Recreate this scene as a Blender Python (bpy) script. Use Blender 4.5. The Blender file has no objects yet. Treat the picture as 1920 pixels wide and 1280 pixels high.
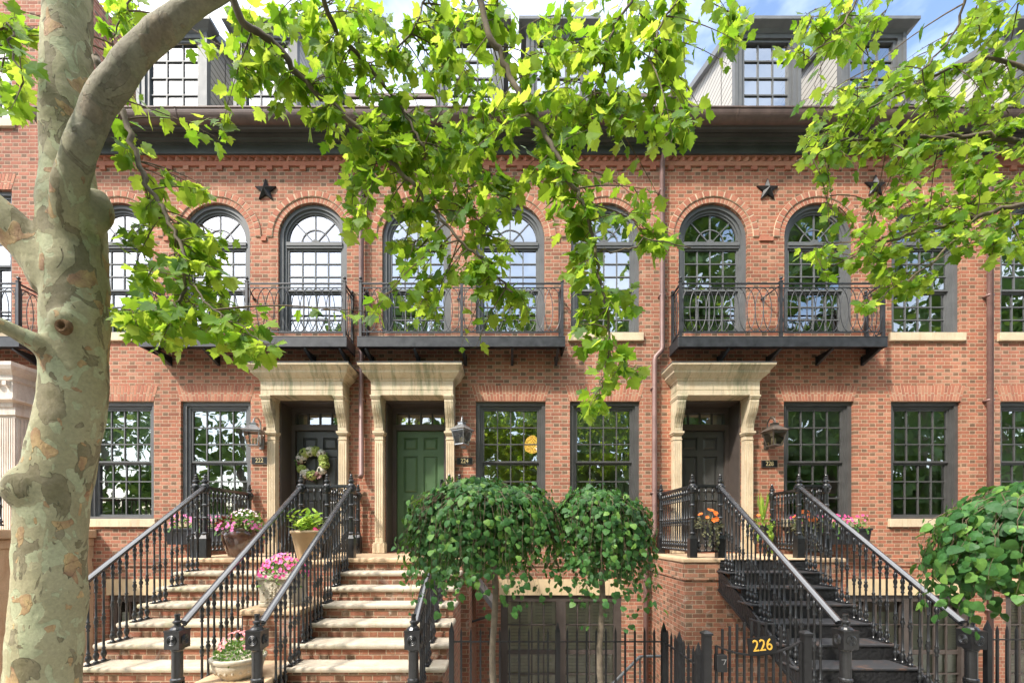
import bpy, math, random
from mathutils import Vector, Matrix
random.seed(11)
R = math.radians
sc = bpy.context.scene
col = sc.collection
F = 808.0; VX = 955.0; VY = 998.0; EYE = 1.8; DW = 7.9
def P(px, py, d):            # a measured direction and a distance from the street give a place
    return Vector(((px-VX)*d/F, d-DW, EYE+(VY-py)*d/F))
def WX(px): return (px-VX)*DW/F

# ------------------------------------------------------------------ mesh builder
class MB:
    def __init__(s): s.v=[]; s.f=[]; s.m=[]; s.cm=0
    def face(s, pts):
        b=len(s.v); s.v += [tuple(p) for p in pts]; s.f.append(tuple(range(b,b+len(pts)))); s.m.append(s.cm)
    def box(s, x0,x1,y0,y1,z0,z1):
        b=len(s.v)
        s.v += [(x0,y0,z0),(x1,y0,z0),(x1,y1,z0),(x0,y1,z0),(x0,y0,z1),(x1,y0,z1),(x1,y1,z1),(x0,y1,z1)]
        for q in ((0,3,2,1),(4,5,6,7),(0,1,5,4),(1,2,6,5),(2,3,7,6),(3,0,4,7)):
            s.f.append(tuple(b+i for i in q)); s.m.append(s.cm)
    def hexa(s, bot, top):      # 4 bottom + 4 top corners
        b=len(s.v); s.v += [tuple(p) for p in bot]+[tuple(p) for p in top]
        for q in ((0,3,2,1),(4,5,6,7),(0,1,5,4),(1,2,6,5),(2,3,7,6),(3,0,4,7)):
            s.f.append(tuple(b+i for i in q)); s.m.append(s.cm)
    def bar(s, a, b, w, h):     # rectangular bar from a to b
        a=Vector(a); b=Vector(b); t=(b-a).normalized()
        up=Vector((0,0,1)) if abs(t.z)<.95 else Vector((0,1,0))
        n=t.cross(up).normalized()*w/2; u=n.cross(t).normalized()*h/2
        s.hexa([a-n-u,a+n-u,b+n-u,b-n-u],[a-n+u,a+n+u,b+n+u,b-n+u])
    def prism(s, poly, y0, y1): # polygon in XZ extruded along Y
        n=len(poly); b=len(s.v)
        s.v += [(x,y0,z) for x,z in poly]+[(x,y1,z) for x,z in poly]
        s.f.append(tuple(b+i for i in range(n))); s.f.append(tuple(b+n+i for i in reversed(range(n)))); s.m += [s.cm]*2
        for i in range(n):
            j=(i+1)%n; s.f.append((b+i,b+n+i,b+n+j,b+j)); s.m.append(s.cm)
    def prismx(s, poly, x0, x1): # polygon in YZ extruded along X
        n=len(poly); b=len(s.v)
        s.v += [(x0,y,z) for y,z in poly]+[(x1,y,z) for y,z in poly]
        s.f.append(tuple(b+i for i in range(n))); s.f.append(tuple(b+n+i for i in reversed(range(n)))); s.m += [s.cm]*2
        for i in range(n):
            j=(i+1)%n; s.f.append((b+i,b+n+i,b+n+j,b+j)); s.m.append(s.cm)
    def tube(s, pts, r, seg=8, cap=True):
        pts=[Vector(p) for p in pts]; n=len(pts)
        rad = r if isinstance(r,(list,tuple)) else [r]*n
        t0=(pts[1]-pts[0]).normalized()
        up=Vector((0,0,1)) if abs(t0.z)<.9 else Vector((0,1,0))
        u=t0.cross(up).normalized(); b=len(s.v)
        for i,p in enumerate(pts):
            t=(pts[min(i+1,n-1)]-pts[max(i-1,0)]).normalized()
            u=(u-t*u.dot(t)).normalized(); w=t.cross(u)
            for k in range(seg):
                a=2*math.pi*k/seg; s.v.append(tuple(p+(u*math.cos(a)+w*math.sin(a))*rad[i]))
        for i in range(n-1):
            for k in range(seg):
                k2=(k+1)%seg; s.f.append((b+i*seg+k,b+i*seg+k2,b+(i+1)*seg+k2,b+(i+1)*seg+k)); s.m.append(s.cm)
        if cap:
            s.f.append(tuple(b+k for k in reversed(range(seg)))); s.f.append(tuple(b+(n-1)*seg+k for k in range(seg))); s.m += [s.cm]*2
    def loop(s, pts, r, seg=6):  # closed ring tube
        pts=[Vector(p) for p in pts]; n=len(pts); b=len(s.v)
        c=sum(pts,Vector())/n; nrm=(pts[0]-c).cross(pts[n//4]-c).normalized()
        for i,p in enumerate(pts):
            t=(pts[(i+1)%n]-pts[i-1]).normalized(); w=t.cross(nrm)
            for k in range(seg):
                a=2*math.pi*k/seg; s.v.append(tuple(p+(nrm*math.cos(a)+w*math.sin(a))*r))
        for i in range(n):
            for k in range(seg):
                j=(i+1)%n; k2=(k+1)%seg; s.f.append((b+i*seg+k,b+i*seg+k2,b+j*seg+k2,b+j*seg+k)); s.m.append(s.cm)
    def lathe(s, prof, seg=12, c=(0,0,0)):
        b=len(s.v); n=len(prof)
        for r,z in prof:
            for k in range(seg):
                a=2*math.pi*(k+.5)/seg; s.v.append((c[0]+r*math.cos(a),c[1]+r*math.sin(a),c[2]+z))
        for i in range(n-1):
            for k in range(seg):
                k2=(k+1)%seg; s.f.append((b+i*seg+k,b+i*seg+k2,b+(i+1)*seg+k2,b+(i+1)*seg+k)); s.m.append(s.cm)
        if prof[0][0]>1e-4: s.f.append(tuple(b+k for k in reversed(range(seg)))); s.m.append(s.cm)
        if prof[-1][0]>1e-4: s.f.append(tuple(b+(n-1)*seg+k for k in range(seg))); s.m.append(s.cm)
    def crown(s, x0,x1, prof, yb):   # moulding with mitred returns: prof (overhang,z)
        b=len(s.v)
        for p,fy,z in prof:
            s.v += [(x0-p,yb,z),(x0-p,fy,z),(x1+p,fy,z),(x1+p,yb,z)]
        n=len(prof)
        for i in range(n-1):
            for k in range(3):
                s.f.append((b+i*4+k,b+i*4+k+1,b+(i+1)*4+k+1,b+(i+1)*4+k)); s.m.append(s.cm)
        s.f.append((b,b+3,b+2,b+1)); e=b+(n-1)*4; s.f.append((e,e+1,e+2,e+3)); s.m += [s.cm]*2
    def arc(s, cx, cz, r0, r1, y0, y1, a0=0, a1=180, n=28):
        for i in range(n):
            a=R(a0+(a1-a0)*i/n); c=R(a0+(a1-a0)*(i+1)/n)
            q=[(r0,a),(r1,a),(r1,c),(r0,c)]
            pts=[(cx+r*math.cos(t),cz+r*math.sin(t)) for r,t in q]
            s.prism(list(reversed(pts)), y0, y1)

BASE={}
def T(name, label, cat, loc=(0,0,0), group=None, kind=None):
    o=bpy.data.objects.new(name,None); col.objects.link(o); o.location=loc; o.empty_display_size=.2
    o['label']=label; o['category']=cat
    if group: o['group']=group
    if kind: o['kind']=kind
    BASE[o.name]=Vector(loc); return o
def tag(o,label,cat,group=None,kind=None):
    o['label']=label; o['category']=cat
    if group: o['group']=group
    if kind: o['kind']=kind
    return o
def mesh(name, mb, mats, off=Vector(), smooth=False):
    me=bpy.data.meshes.new(name)
    me.from_pydata([(x-off[0],y-off[1],z-off[2]) for x,y,z in mb.v],[],mb.f)
    for m in (mats if isinstance(mats,(list,tuple)) else [mats]): me.materials.append(m)
    if any(mb.m): me.polygons.foreach_set('material_index', mb.m)
    if smooth: me.polygons.foreach_set('use_smooth',[True]*len(me.polygons))
    me.update(); return me
def obj(name, mb, mats, parent=None, smooth=False, bevel=0, loc=None):
    """mesh given in world coordinates; the object's origin sits at its thing's base (or loc)"""
    off=Vector(loc) if loc is not None else (BASE[parent.name] if parent else Vector())
    me=mesh(name,mb,mats,off,smooth)
    o=bpy.data.objects.new(name,me); col.objects.link(o)
    if parent: o.parent=parent; o.location=off-BASE[parent.name]
    else: o.location=off
    BASE[o.name]=off.copy()
    if bevel:
        b=o.modifiers.new('bevel','BEVEL'); b.width=bevel; b.segments=2; b.limit_method='ANGLE'; b.angle_limit=R(40)
    return o
def place(src, parent, wloc, scale=(1,1,1), rz=0):
    c=src.copy(); col.objects.link(c); c.parent=parent; c.location=Vector(wloc)-BASE[parent.name]
    c.scale=scale; c.rotation_euler=(0,0,rz); return c
def inst(name, me, parent, wloc, scale=(1,1,1), rz=0):
    o=bpy.data.objects.new(name,me); col.objects.link(o); o.parent=parent
    o.location=Vector(wloc)-(BASE[parent.name] if parent else Vector()); o.scale=scale; o.rotation_euler=(0,0,rz); return o

# ------------------------------------------------------------------ materials
class NT:
    def __init__(s,name):
        s.mat=bpy.data.materials.new(name); s.mat.use_nodes=True; s.t=s.mat.node_tree; s.t.nodes.clear()
        s.out=s.n('ShaderNodeOutputMaterial')
    def n(s,typ,**kw):
        x=s.t.nodes.new(typ)
        for k,v in kw.items(): setattr(x,k,v)
        return x
    def l(s,a,b): s.t.links.new(a,b)
    def put(s,sock,v):
        if hasattr(v,'is_linked'): s.l(v,sock)
        elif v is not None:
            if isinstance(v,(tuple,list)) and len(v)==3 and sock.type=='RGBA': v=tuple(v)+(1,)
            sock.default_value=v
    def math(s,op,a,b=None,c=None):
        x=s.n('ShaderNodeMath',operation=op); s.put(x.inputs[0],a)
        if b is not None: s.put(x.inputs[1],b)
        if c is not None: s.put(x.inputs[2],c)
        return x.outputs[0]
    def mix(s,f,a,b,blend='MIX'):
        x=s.n('ShaderNodeMix',data_type='RGBA',blend_type=blend); s.put(x.inputs[0],f); s.put(x.inputs[6],a); s.put(x.inputs[7],b); return x.outputs[2]
    def pos(s): return s.n('ShaderNodeNewGeometry').outputs['Position']
    def objc(s): return s.n('ShaderNodeTexCoord').outputs['Object']
    def scale(s,v,k):
        x=s.n('ShaderNodeMapping'); s.l(v,x.inputs[0]); x.inputs['Scale'].default_value=k if isinstance(k,(tuple,list)) else (k,k,k); return x.outputs[0]
    def noise(s,v,sc_,det=4,rough=.55,dist=0):
        x=s.n('ShaderNodeTexNoise'); s.l(v,x.inputs['Vector']); x.inputs['Scale'].default_value=sc_; x.inputs['Detail'].default_value=det
        x.inputs['Roughness'].default_value=rough; x.inputs['Distortion'].default_value=dist; return x.outputs['Fac']
    def ramp(s,f,stops,interp='LINEAR'):
        x=s.n('ShaderNodeValToRGB'); s.put(x.inputs[0],f); r=x.color_ramp; r.interpolation=interp
        while len(r.elements)<len(stops): r.elements.new(.5)
        for e,(p,c) in zip(r.elements,stops):
            e.position=p; e.color=(tuple(c)+(1,)) if isinstance(c,(tuple,list)) else (c,c,c,1)
        return x.outputs[0]
    def bump(s,h,strength=.3,dist=.01):
        x=s.n('ShaderNodeBump'); s.put(x.inputs['Height'],h); x.inputs['Strength'].default_value=strength; x.inputs['Distance'].default_value=dist; return x.outputs[0]
    def bsdf(s,color,rough=.6,metal=0,normal=None,spec=.5,coat=0):
        b=s.n('ShaderNodeBsdfPrincipled'); s.put(b.inputs['Base Color'],color); s.put(b.inputs['Roughness'],rough); s.put(b.inputs['Metallic'],metal)
        b.inputs['Specular IOR Level'].default_value=spec
        if coat: b.inputs['Coat Weight'].default_value=coat; b.inputs['Coat Roughness'].default_value=.12
        if normal is not None: s.l(normal,b.inputs['Normal'])
        return b.outputs[0]
    def done(s,sh): s.l(sh,s.out.inputs[0]); return s.mat

def simple(name,c,rough=.5,metal=0,var=.25,sc_=6,bump=.12,spec=.5,coat=0,bs=60):
    t=NT(name); p=t.pos(); n=t.noise(p,sc_,5)
    c2=tuple(x*(1-var) for x in c); c3=tuple(min(1,x*(1+var)) for x in c)
    colr=t.ramp(n,[(.3,c2),(.5,c),(.7,c3)])
    nb=t.noise(p,bs,4)
    return t.done(t.bsdf(colr,t.math('MULTIPLY_ADD',n,.25,rough-.12),metal,t.bump(nb,bump,.004),spec,coat))

def brick_mat(name, red=(.405,.158,.098), pale=0.0):
    t=NT(name); p=t.pos(); sp=t.n('ShaderNodeSeparateXYZ'); t.l(p,sp.inputs[0])
    u=t.math('ADD',sp.outputs[0],sp.outputs[1]); v=sp.outputs[2]
    PER,H,SF=.305,.0667,.665
    row=t.math('FLOOR',t.math('DIVIDE',v,H))
    odd=t.math('MODULO',t.math('ABSOLUTE',row),2.0)
    uu=t.math('ADD',t.math('DIVIDE',u,PER),t.math('MULTIPLY',odd,.5)); uu=t.math('ADD',uu,200.0)
    cell=t.math('FLOOR',uu); fr=t.math('FRACT',uu); fv=t.math('FRACT',t.math('DIVIDE',v,H))
    head=t.math('GREATER_THAN',fr,SF)
    du=t.math('MINIMUM',t.math('MINIMUM',fr,t.math('ABSOLUTE',t.math('SUBTRACT',fr,SF))),t.math('SUBTRACT',1.0,fr))
    du=t.math('MULTIPLY',du,PER); dv=t.math('MULTIPLY',t.math('MINIMUM',fv,t.math('SUBTRACT',1.0,fv)),H)
    d=t.math('MINIMUM',du,dv)
    wob=t.noise(p,45,3); d=t.math('ADD',d,t.math('MULTIPLY',t.math('SUBTRACT',wob,.5),.005))
    brick=t.n('ShaderNodeMapRange'); t.l(d,brick.inputs[0]); brick.inputs[1].default_value=.0035; brick.inputs[2].default_value=.0068
    bk=brick.outputs[0]
    cv=t.n('ShaderNodeCombineXYZ'); t.l(t.math('MULTIPLY_ADD',cell,2.0,head),cv.inputs[0]); t.l(row,cv.inputs[1])
    wn=t.n('ShaderNodeTexWhiteNoise',noise_dimensions='3D'); t.l(cv.outputs[0],wn.inputs[0])
    rnd=wn.outputs['Value']
    cs=t.ramp(rnd,[(0,tuple(x*.66 for x in red)),(.3,tuple(x*.9 for x in red)),(.65,red),(1,(red[0]*1.12,red[1]*1.4,red[2]*1.45))])
    ch=t.ramp(rnd,[(0,(.17,.105,.068)),(.5,(.235,.135,.083)),(.75,(.3,.14,.083)),(1,(.38,.15,.087))])
    colr=t.mix(head,cs,ch)
    big=t.noise(p,.7,4); fine=t.noise(p,90,4,.7)
    colr=t.mix(1,colr,t.ramp(fine,[(.25,.72),(.7,1.16)]),'MULTIPLY')
    mort=t.ramp(t.noise(p,25,4),[(.3,(.4,.275,.185)),(.7,(.52,.385,.26))])
    fin=t.mix(bk,mort,colr)
    fin=t.mix(1,fin,t.ramp(big,[(.3,.86),(.7,1.1)]),'MULTIPLY')
    stk=t.noise(t.scale(p,(5,5,.35)),1.6,5,.65); fin=t.mix(1,fin,t.ramp(stk,[(.3,.84),(.55,1.0),(.75,1.07)]),'MULTIPLY')
    blot=t.noise(p,2.4,6,.7,.4); fin=t.mix(t.ramp(blot,[(.58,0),(.75,.35)]),fin,(.2,.12,.085))
    hx=t.ramp(t.math('DIVIDE',t.math('ADD',sp.outputs[0],14.0),28.0),[(0,(.93,.9,.92)),(.2071,(1.0,1.0,1.0)),(.4032,(.97,1.0,1.02)),(.6,(1.04,1.0,.97)),(.8128,(.96,.95,.97))],'CONSTANT'); fin=t.mix(1,fin,hx,'MULTIPLY')
    if pale: # weathered soot and lime bloom on the old stoop brick
        lime=t.ramp(t.noise(p,6,6,.7,.6),[(.56,0),(.68,pale)])
        fin=t.mix(lime,fin,(.5,.43,.36))
        soot=t.ramp(t.noise(t.scale(p,(1.6,1.6,5)),2.2,6,.7),[(.5,0),(.72,.65)])
        fin=t.mix(soot,fin,(.16,.105,.07))
    hgt=t.math('ADD',bk,t.math('MULTIPLY',fine,.35))
    return t.done(t.bsdf(fin,.85,0,t.bump(hgt,.55,.008),.25))

def island_brick(name):
    t=NT(name); p=t.pos(); g=t.n('ShaderNodeNewGeometry'); r=g.outputs['Random Per Island']
    c=t.ramp(r,[(0,(.31,.13,.085)),(.35,(.39,.15,.094)),(.7,(.44,.18,.11)),(1,(.43,.22,.14))])
    f=t.noise(p,90,4,.7); c=t.mix(1,c,t.ramp(f,[(.25,.72),(.7,1.16)]),'MULTIPLY')
    return t.done(t.bsdf(c,.85,0,t.bump(f,.3,.004),.25))

def stone_mat(name, c, stain=0, moss=0, sc_=3.0):
    t=NT(name); p=t.pos()
    n=t.noise(p,sc_,6,.6); n2=t.noise(t.scale(p,(7,7,1.3)),2.0,5,.65); fine=t.noise(p,70,5,.7)
    colr=t.ramp(n,[(.25,tuple(x*.78 for x in c)),(.5,c),(.75,tuple(min(.85,x*1.16) for x in c))])
    colr=t.mix(t.ramp(n2,[(.5,0),(.72,.5)]),colr,(c[0]*.72,c[1]*.55,c[2]*.42))
    if stain:   # copper run-off streaks
        st=t.noise(t.scale(p,(3.2,.5,.5)),1.7,5,.7); colr=t.mix(t.ramp(st,[(.52,0),(.66,stain)]),colr,(.13,.17,.09))
        st2=t.noise(t.scale(p,(6,1,.8)),2.6,5,.7); colr=t.mix(t.ramp(st2,[(.58,0),(.68,stain*.9)]),colr,(.06,.06,.045))
    if moss:
        ms=t.noise(p,2.6,6,.7,.5); colr=t.mix(t.ramp(ms,[(.52,0),(.7,moss)]),colr,(.3,.33,.12))
    colr=t.mix(1,colr,t.ramp(fine,[(.3,.85),(.7,1.06)]),'MULTIPLY')
    return t.done(t.bsdf(colr,.75,0,t.bump(fine,.25,.004),.3))

def leaf_mat(name, ramp, trans, tf=.45, rough=.42, gloss=.35):
    t=NT(name); g=t.n('ShaderNodeNewGeometry'); r=g.outputs['Random Per Island']; p=g.outputs['Position']
    c=t.ramp(r,ramp); nz=t.noise(p,40,3); c=t.mix(1,c,t.ramp(nz,[(.3,.8),(.7,1.18)]),'MULTIPLY')
    b=t.bsdf(c,rough,0,t.bump(nz,.25,.006),gloss)
    tr=t.n('ShaderNodeBsdfTranslucent'); t.l(t.ramp(r,trans),tr.inputs[0])
    m=t.n('ShaderNodeMixShader'); m.inputs[0].default_value=tf; t.l(b,m.inputs[1]); t.l(tr.outputs[0],m.inputs[2])
    return t.done(m.outputs[0])

def glass_mat(name, refl=.3, tint=(.72,.78,.74)):
    t=NT(name); p=t.pos()
    nb=t.bump(t.noise(p,2.3,2,.4),.07,.05)
    fr=t.n('ShaderNodeFresnel'); fr.inputs[0].default_value=1.5
    f=t.math('MINIMUM',t.math('MULTIPLY_ADD',fr.outputs[0],1.0,refl),1.0)
    tr=t.n('ShaderNodeBsdfTransparent'); tr.inputs[0].default_value=tint+(1,)
    gl=t.n('ShaderNodeBsdfGlossy'); gl.inputs['Color'].default_value=(.95,.97,.96,1); gl.inputs['Roughness'].default_value=.01; t.l(nb,gl.inputs['Normal'])
    m=t.n('ShaderNodeMixShader'); t.l(f,m.inputs[0]); t.l(tr.outputs[0],m.inputs[1]); t.l(gl.outputs[0],m.inputs[2])
    return t.done(m.outputs[0])

def emis(name,c,s):
    t=NT(name); e=t.n('ShaderNodeEmission'); e.inputs[0].default_value=tuple(c)+(1,); e.inputs[1].default_value=s; return t.done(e.outputs[0])

def bark_mat():
    t=NT('sycamore_bark'); p=t.pos(); q=t.scale(p,(1.25,1.25,.75))
    wob=t.noise(q,9,4,.6)
    n1=t.noise(q,5.4,8,.5,.8); n2=t.noise(t.scale(p,(1.3,1.3,.85)),7.4,7,.45,.8)
    n3=t.noise(t.scale(p,(1,1,.8)),8.5,6,.4,.4); fine=t.noise(p,55,5,.65); soft=t.noise(p,2.0,4)
    base=t.ramp(soft,[(.3,(.27,.24,.14)),(.5,(.34,.315,.185)),(.7,(.39,.345,.21))])
    pale=t.ramp(n2,[(.555,0),(.562,1)],'LINEAR'); c=t.mix(pale,base,t.ramp(wob,[(.3,(.34,.36,.215)),(.7,(.43,.42,.26))]))
    dark=t.ramp(n1,[(.56,0),(.565,1)]); c=t.mix(dark,c,t.ramp(wob,[(.3,(.17,.15,.08)),(.5,(.22,.19,.11)),(.7,(.27,.235,.15))]))
    tan=t.ramp(n3,[(.61,0),(.617,1)]); c=t.mix(tan,c,t.ramp(wob,[(.35,(.29,.17,.1)),(.65,(.5,.36,.17))]))
    e1=t.math('ABSOLUTE',t.math('SUBTRACT',n1,.5625)); edge=t.ramp(e1,[(.0,.55),(.005,0)])
    c=t.mix(edge,c,(.10,.085,.05))
    # the younger limb keeps a plain grey-brown bark
    sp=t.n('ShaderNodeSeparateXYZ'); t.l(p,sp.inputs[0]); def_=t.math('ADD',sp.outputs[0],t.math('MULTIPLY',sp.outputs[2],.55))
    mr=t.n('ShaderNodeMapRange'); t.l(t.math('ADD',def_,t.math('MULTIPLY',wob,.25)),mr.inputs[0]); mr.inputs[1].default_value=-.40; mr.inputs[2].default_value=-.12
    zr=t.n('ShaderNodeMapRange'); t.l(sp.outputs[0],zr.inputs[0]); zr.inputs[1].default_value=-2.72; zr.inputs[2].default_value=-2.6
    c=t.mix(t.math('MULTIPLY',t.math('MULTIPLY',mr.outputs[0],zr.outputs[0]),.8),c,t.ramp(wob,[(.3,(.17,.15,.11)),(.7,(.27,.24,.18))]))
    c=t.mix(1,c,t.ramp(fine,[(.3,.8),(.7,1.1)]),'MULTIPLY')
    crk=t.noise(t.scale(p,(9,9,2.2)),5,6,.75); c=t.mix(t.ramp(crk,[(.62,0),(.72,.5)]),c,(.1,.085,.05))
    h=t.math('ADD',t.math('MULTIPLY',dark,-.9),t.math('MULTIPLY',pale,-.25)); h=t.math('ADD',h,t.math('MULTIPLY',tan,.5)); h=t.math('ADD',h,t.math('MULTIPLY',fine,.35))
    return t.done(t.bsdf(c,.75,0,t.bump(h,.8,.012),.25))

M={}
M['brick']=brick_mat('flemish_brick'); M['stoopbrick']=brick_mat('old_stoop_brick',(.36,.14,.085),.6)
M['ibrick']=island_brick('rubbed_brick')
M['mortar']=simple('mortar',(.54,.41,.28),.9,bump=.4)
M['stone']=stone_mat('warm_limestone',(.63,.51,.345),.0)
M['stain']=stone_mat('stained_limestone',(.61,.51,.35),.6)
M['white_stone']=stone_mat('pale_painted_stone',(.66,.58,.5))
M['tread']=stone_mat('tread_stone',(.5,.43,.33),0,.6)
M['tread2']=stone_mat('clean_tread_stone',(.53,.46,.36),0,.25)
M['slab']=stone_mat('sandstone_slab',(.6,.43,.27))
M['band']=simple('sandstone_band',(.62,.47,.28),.8,var=.1)
M['frame']=simple('grey_window_paint',(.125,.128,.128),.5,var=.12,bump=.04,spec=.3)
M['frame_dark']=simple('dark_window_paint',(.075,.073,.07),.4,var=.15,bump=.04)
M['brown_frame']=simple('brown_window_paint',(.075,.06,.052),.45,var=.15,bump=.04)
M['iron']=simple('black_gloss_iron',(.015,.0155,.0165),.32,0,.4,30,.1,.6,.25)
M['iron_matt']=simple('black_matt_iron',(.013,.013,.014),.5,0,.3,30,.1)
M['door_dark']=simple('charcoal_door_paint',(.06,.06,.057),.38,var=.1,bump=.03)
M['door_green']=simple('green_door_paint',(.075,.14,.062),.4,var=.08,bump=.03)
M['cornice']=simple('dark_cornice_paint',(.05,.054,.048),.5,var=.25,sc_=3)
M['copper']=simple('weathered_copper',(.115,.075,.06),.6,.05,.3,5)
M['spout']=simple('mauve_brown_downspout',(.2,.12,.105),.45,.1,.2,5)
M['slate']=simple('grey_slate',(.3,.29,.29),.7,var=.3,sc_=9)
M['glass']=glass_mat('window_glass'); M['glass_sky']=glass_mat('upper_window_glass',.36)
M['shade']=simple('pale_green_shade',(.5,.56,.47),.9,var=.05)
M['louver']=simple('cream_louver',(.8,.76,.62),.6,var=.1)
M['room']=simple('plain_room_plaster',(.55,.5,.42),.9,var=.2,sc_=1)
M['curtain']=simple('linen_curtain',(.62,.6,.52),.9,var=.1)
M['bronze']=simple('aged_bronze',(.17,.14,.115),.38,.55,.35,12)
M['gold']=simple('gold_paint',(.75,.45,.07),.4,.2,.1)
M['black_plate']=simple('black_plate',(.01,.01,.011),.35,var=.1)
M['bark']=bark_mat()
M['twig']=simple('brown_twig',(.12,.085,.05),.8,var=.35,sc_=20,bump=.3)
M['thin_bark']=simple('grey_brown_bark',(.15,.12,.085),.85,var=.35,sc_=18,bump=.5)
M['leaf']=leaf_mat('sycamore_leaf',[(0,(.045,.125,.016)),(.35,(.095,.21,.022)),(.75,(.175,.315,.034)),(1,(.28,.42,.055))],
                   [(0,(.2,.4,.02)),(.4,(.38,.58,.035)),(1,(.62,.74,.08))],.55,.5,.3)
M['redbud']=leaf_mat('heart_leaf',[(0,(.02,.075,.018)),(.5,(.04,.125,.03)),(.85,(.075,.185,.042)),(1,(.17,.31,.06))],
                   [(0,(.08,.22,.02)),(1,(.25,.42,.05))],.25,.5,.3)
M['herb']=leaf_mat('pot_foliage',[(0,(.05,.13,.03)),(.6,(.11,.24,.05)),(1,(.2,.34,.08))],[(0,(.15,.3,.03)),(1,(.35,.5,.06))],.35)
M['lime']=leaf_mat('lime_foliage',[(0,(.13,.27,.03)),(.6,(.25,.42,.05)),(1,(.42,.55,.09))],[(0,(.25,.42,.03)),(1,(.5,.62,.08))],.35)
M['darkred']=leaf_mat('russet_foliage',[(0,(.09,.02,.02)),(.6,(.2,.045,.03)),(1,(.3,.1,.05))],[(0,(.2,.03,.02)),(1,(.4,.1,.04))],.3)
def petal(name,a,b,c): return leaf_mat(name,[(0,a),(.5,b),(1,c)],[(0,a),(1,c)],.25,.5,.3)
M['pink']=petal('pink_petals',(.6,.07,.28),(.75,.16,.42),(.85,.4,.6))
M['hotpink']=petal('magenta_petals',(.6,.02,.12),(.8,.06,.25),(.8,.25,.5))
M['rose']=petal('coral_petals',(.7,.12,.13),(.8,.28,.3),(.85,.45,.45))
M['orange']=petal('orange_petals',(.75,.1,.02),(.85,.18,.03),(.9,.33,.06))
M['cream']=petal('cream_petals',(.68,.7,.58),(.84,.82,.72),(.84,.74,.66))
M['greenbloom']=petal('green_petals',(.3,.42,.08),(.48,.58,.14),(.65,.68,.3))
M['mauve']=petal('mauve_petals',(.28,.13,.13),(.4,.2,.2),(.6,.4,.36))
M['eye']=simple('flower_eye',(.25,.01,.1),.6)
M['glaze']=simple('brown_glaze',(.085,.04,.026),.12,0,.75,5,.05,.6,.8)
M['terracotta']=simple('tan_terracotta',(.52,.37,.22),.75,var=.12)
M['caststone']=stone_mat('cast_stone',(.52,.47,.37),0,.2,8)
M['black_pot']=simple('black_pot',(.02,.02,.022),.45,var=.2)
M['soil']=simple('potting_soil',(.05,.035,.025),.95)
M['pave']=simple('concrete_pavement',(.36,.34,.31),.85,var=.15,sc_=2)
M['asphalt']=simple('asphalt',(.055,.055,.055),.9,var=.2,sc_=3)
M['clap']=None
t=NT('grey_clapboard'); p=t.pos(); sp=t.n('ShaderNodeSeparateXYZ'); t.l(p,sp.inputs[0])
fz=t.math('FRACT',t.math('DIVIDE',sp.outputs[2],.125)); gap=t.ramp(fz,[(.0,0),(.10,0),(.14,1),(1,1)])
M['clap']=t.done(t.bsdf(t.mix(gap,(.02,.02,.02),(.4,.38,.34)),.6,0,t.bump(t.math('ADD',gap,t.math('MULTIPLY',fz,-.5)),.8,.02),.4))
t=NT('iron_tread'); p=t.pos(); n=t.noise(p,7,6,.7); c=t.mix(t.ramp(n,[(.55,0),(.7,.8)]),(.055,.056,.06),(.2,.11,.07))
M['iron_tread']=t.done(t.bsdf(c,.42,.2,t.bump(t.noise(p,120,3),.3,.004)))
t=NT('cast_panel'); p=t.pos(); v=t.n('ShaderNodeTexVoronoi'); t.l(p,v.inputs['Vector']); v.inputs['Scale'].default_value=26
w=t.n('ShaderNodeTexWave',wave_type='RINGS'); t.l(p,w.inputs['Vector']); w.inputs['Scale'].default_value=6; w.inputs['Distortion'].default_value=9
h=t.math('ADD',t.math('MULTIPLY',w.outputs['Fac'],.8),v.outputs['Distance'])
M['cast']=t.done(t.bsdf((.02,.02,.021),.42,0,t.bump(h,.5,.012),.5))
M['darkolive']=leaf_mat('olive_foliage',[(0,(.06,.07,.035)),(1,(.18,.17,.09))],[(0,(.1,.12,.03)),(1,(.3,.3,.1))],.3)
M['pierbrick']=brick_mat('pier_brick',(.43,.18,.11),.6)
M['hood']=simple('grey_sheet_metal',(.2,.2,.21),.5,.3,.1)
M['cream_pink']=petal('blush_petals',(.7,.4,.5),(.8,.6,.62),(.85,.78,.76))

t=NT('sawn_knot'); q_=t.objc(); w_=t.n('ShaderNodeTexWave',wave_type='RINGS',rings_direction='SPHERICAL'); t.l(t.pos(),w_.inputs['Vector']); w_.inputs['Scale'].default_value=30; w_.inputs['Distortion'].default_value=6
c_=t.mix(t.noise(t.pos(),60,5,.7),(.07,.04,.02),(.33,.2,.1)); M['knot']=t.done(t.bsdf(c_,.9,0,t.bump(t.noise(t.pos(),50,5,.8),1.0,.02),.2))
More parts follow.
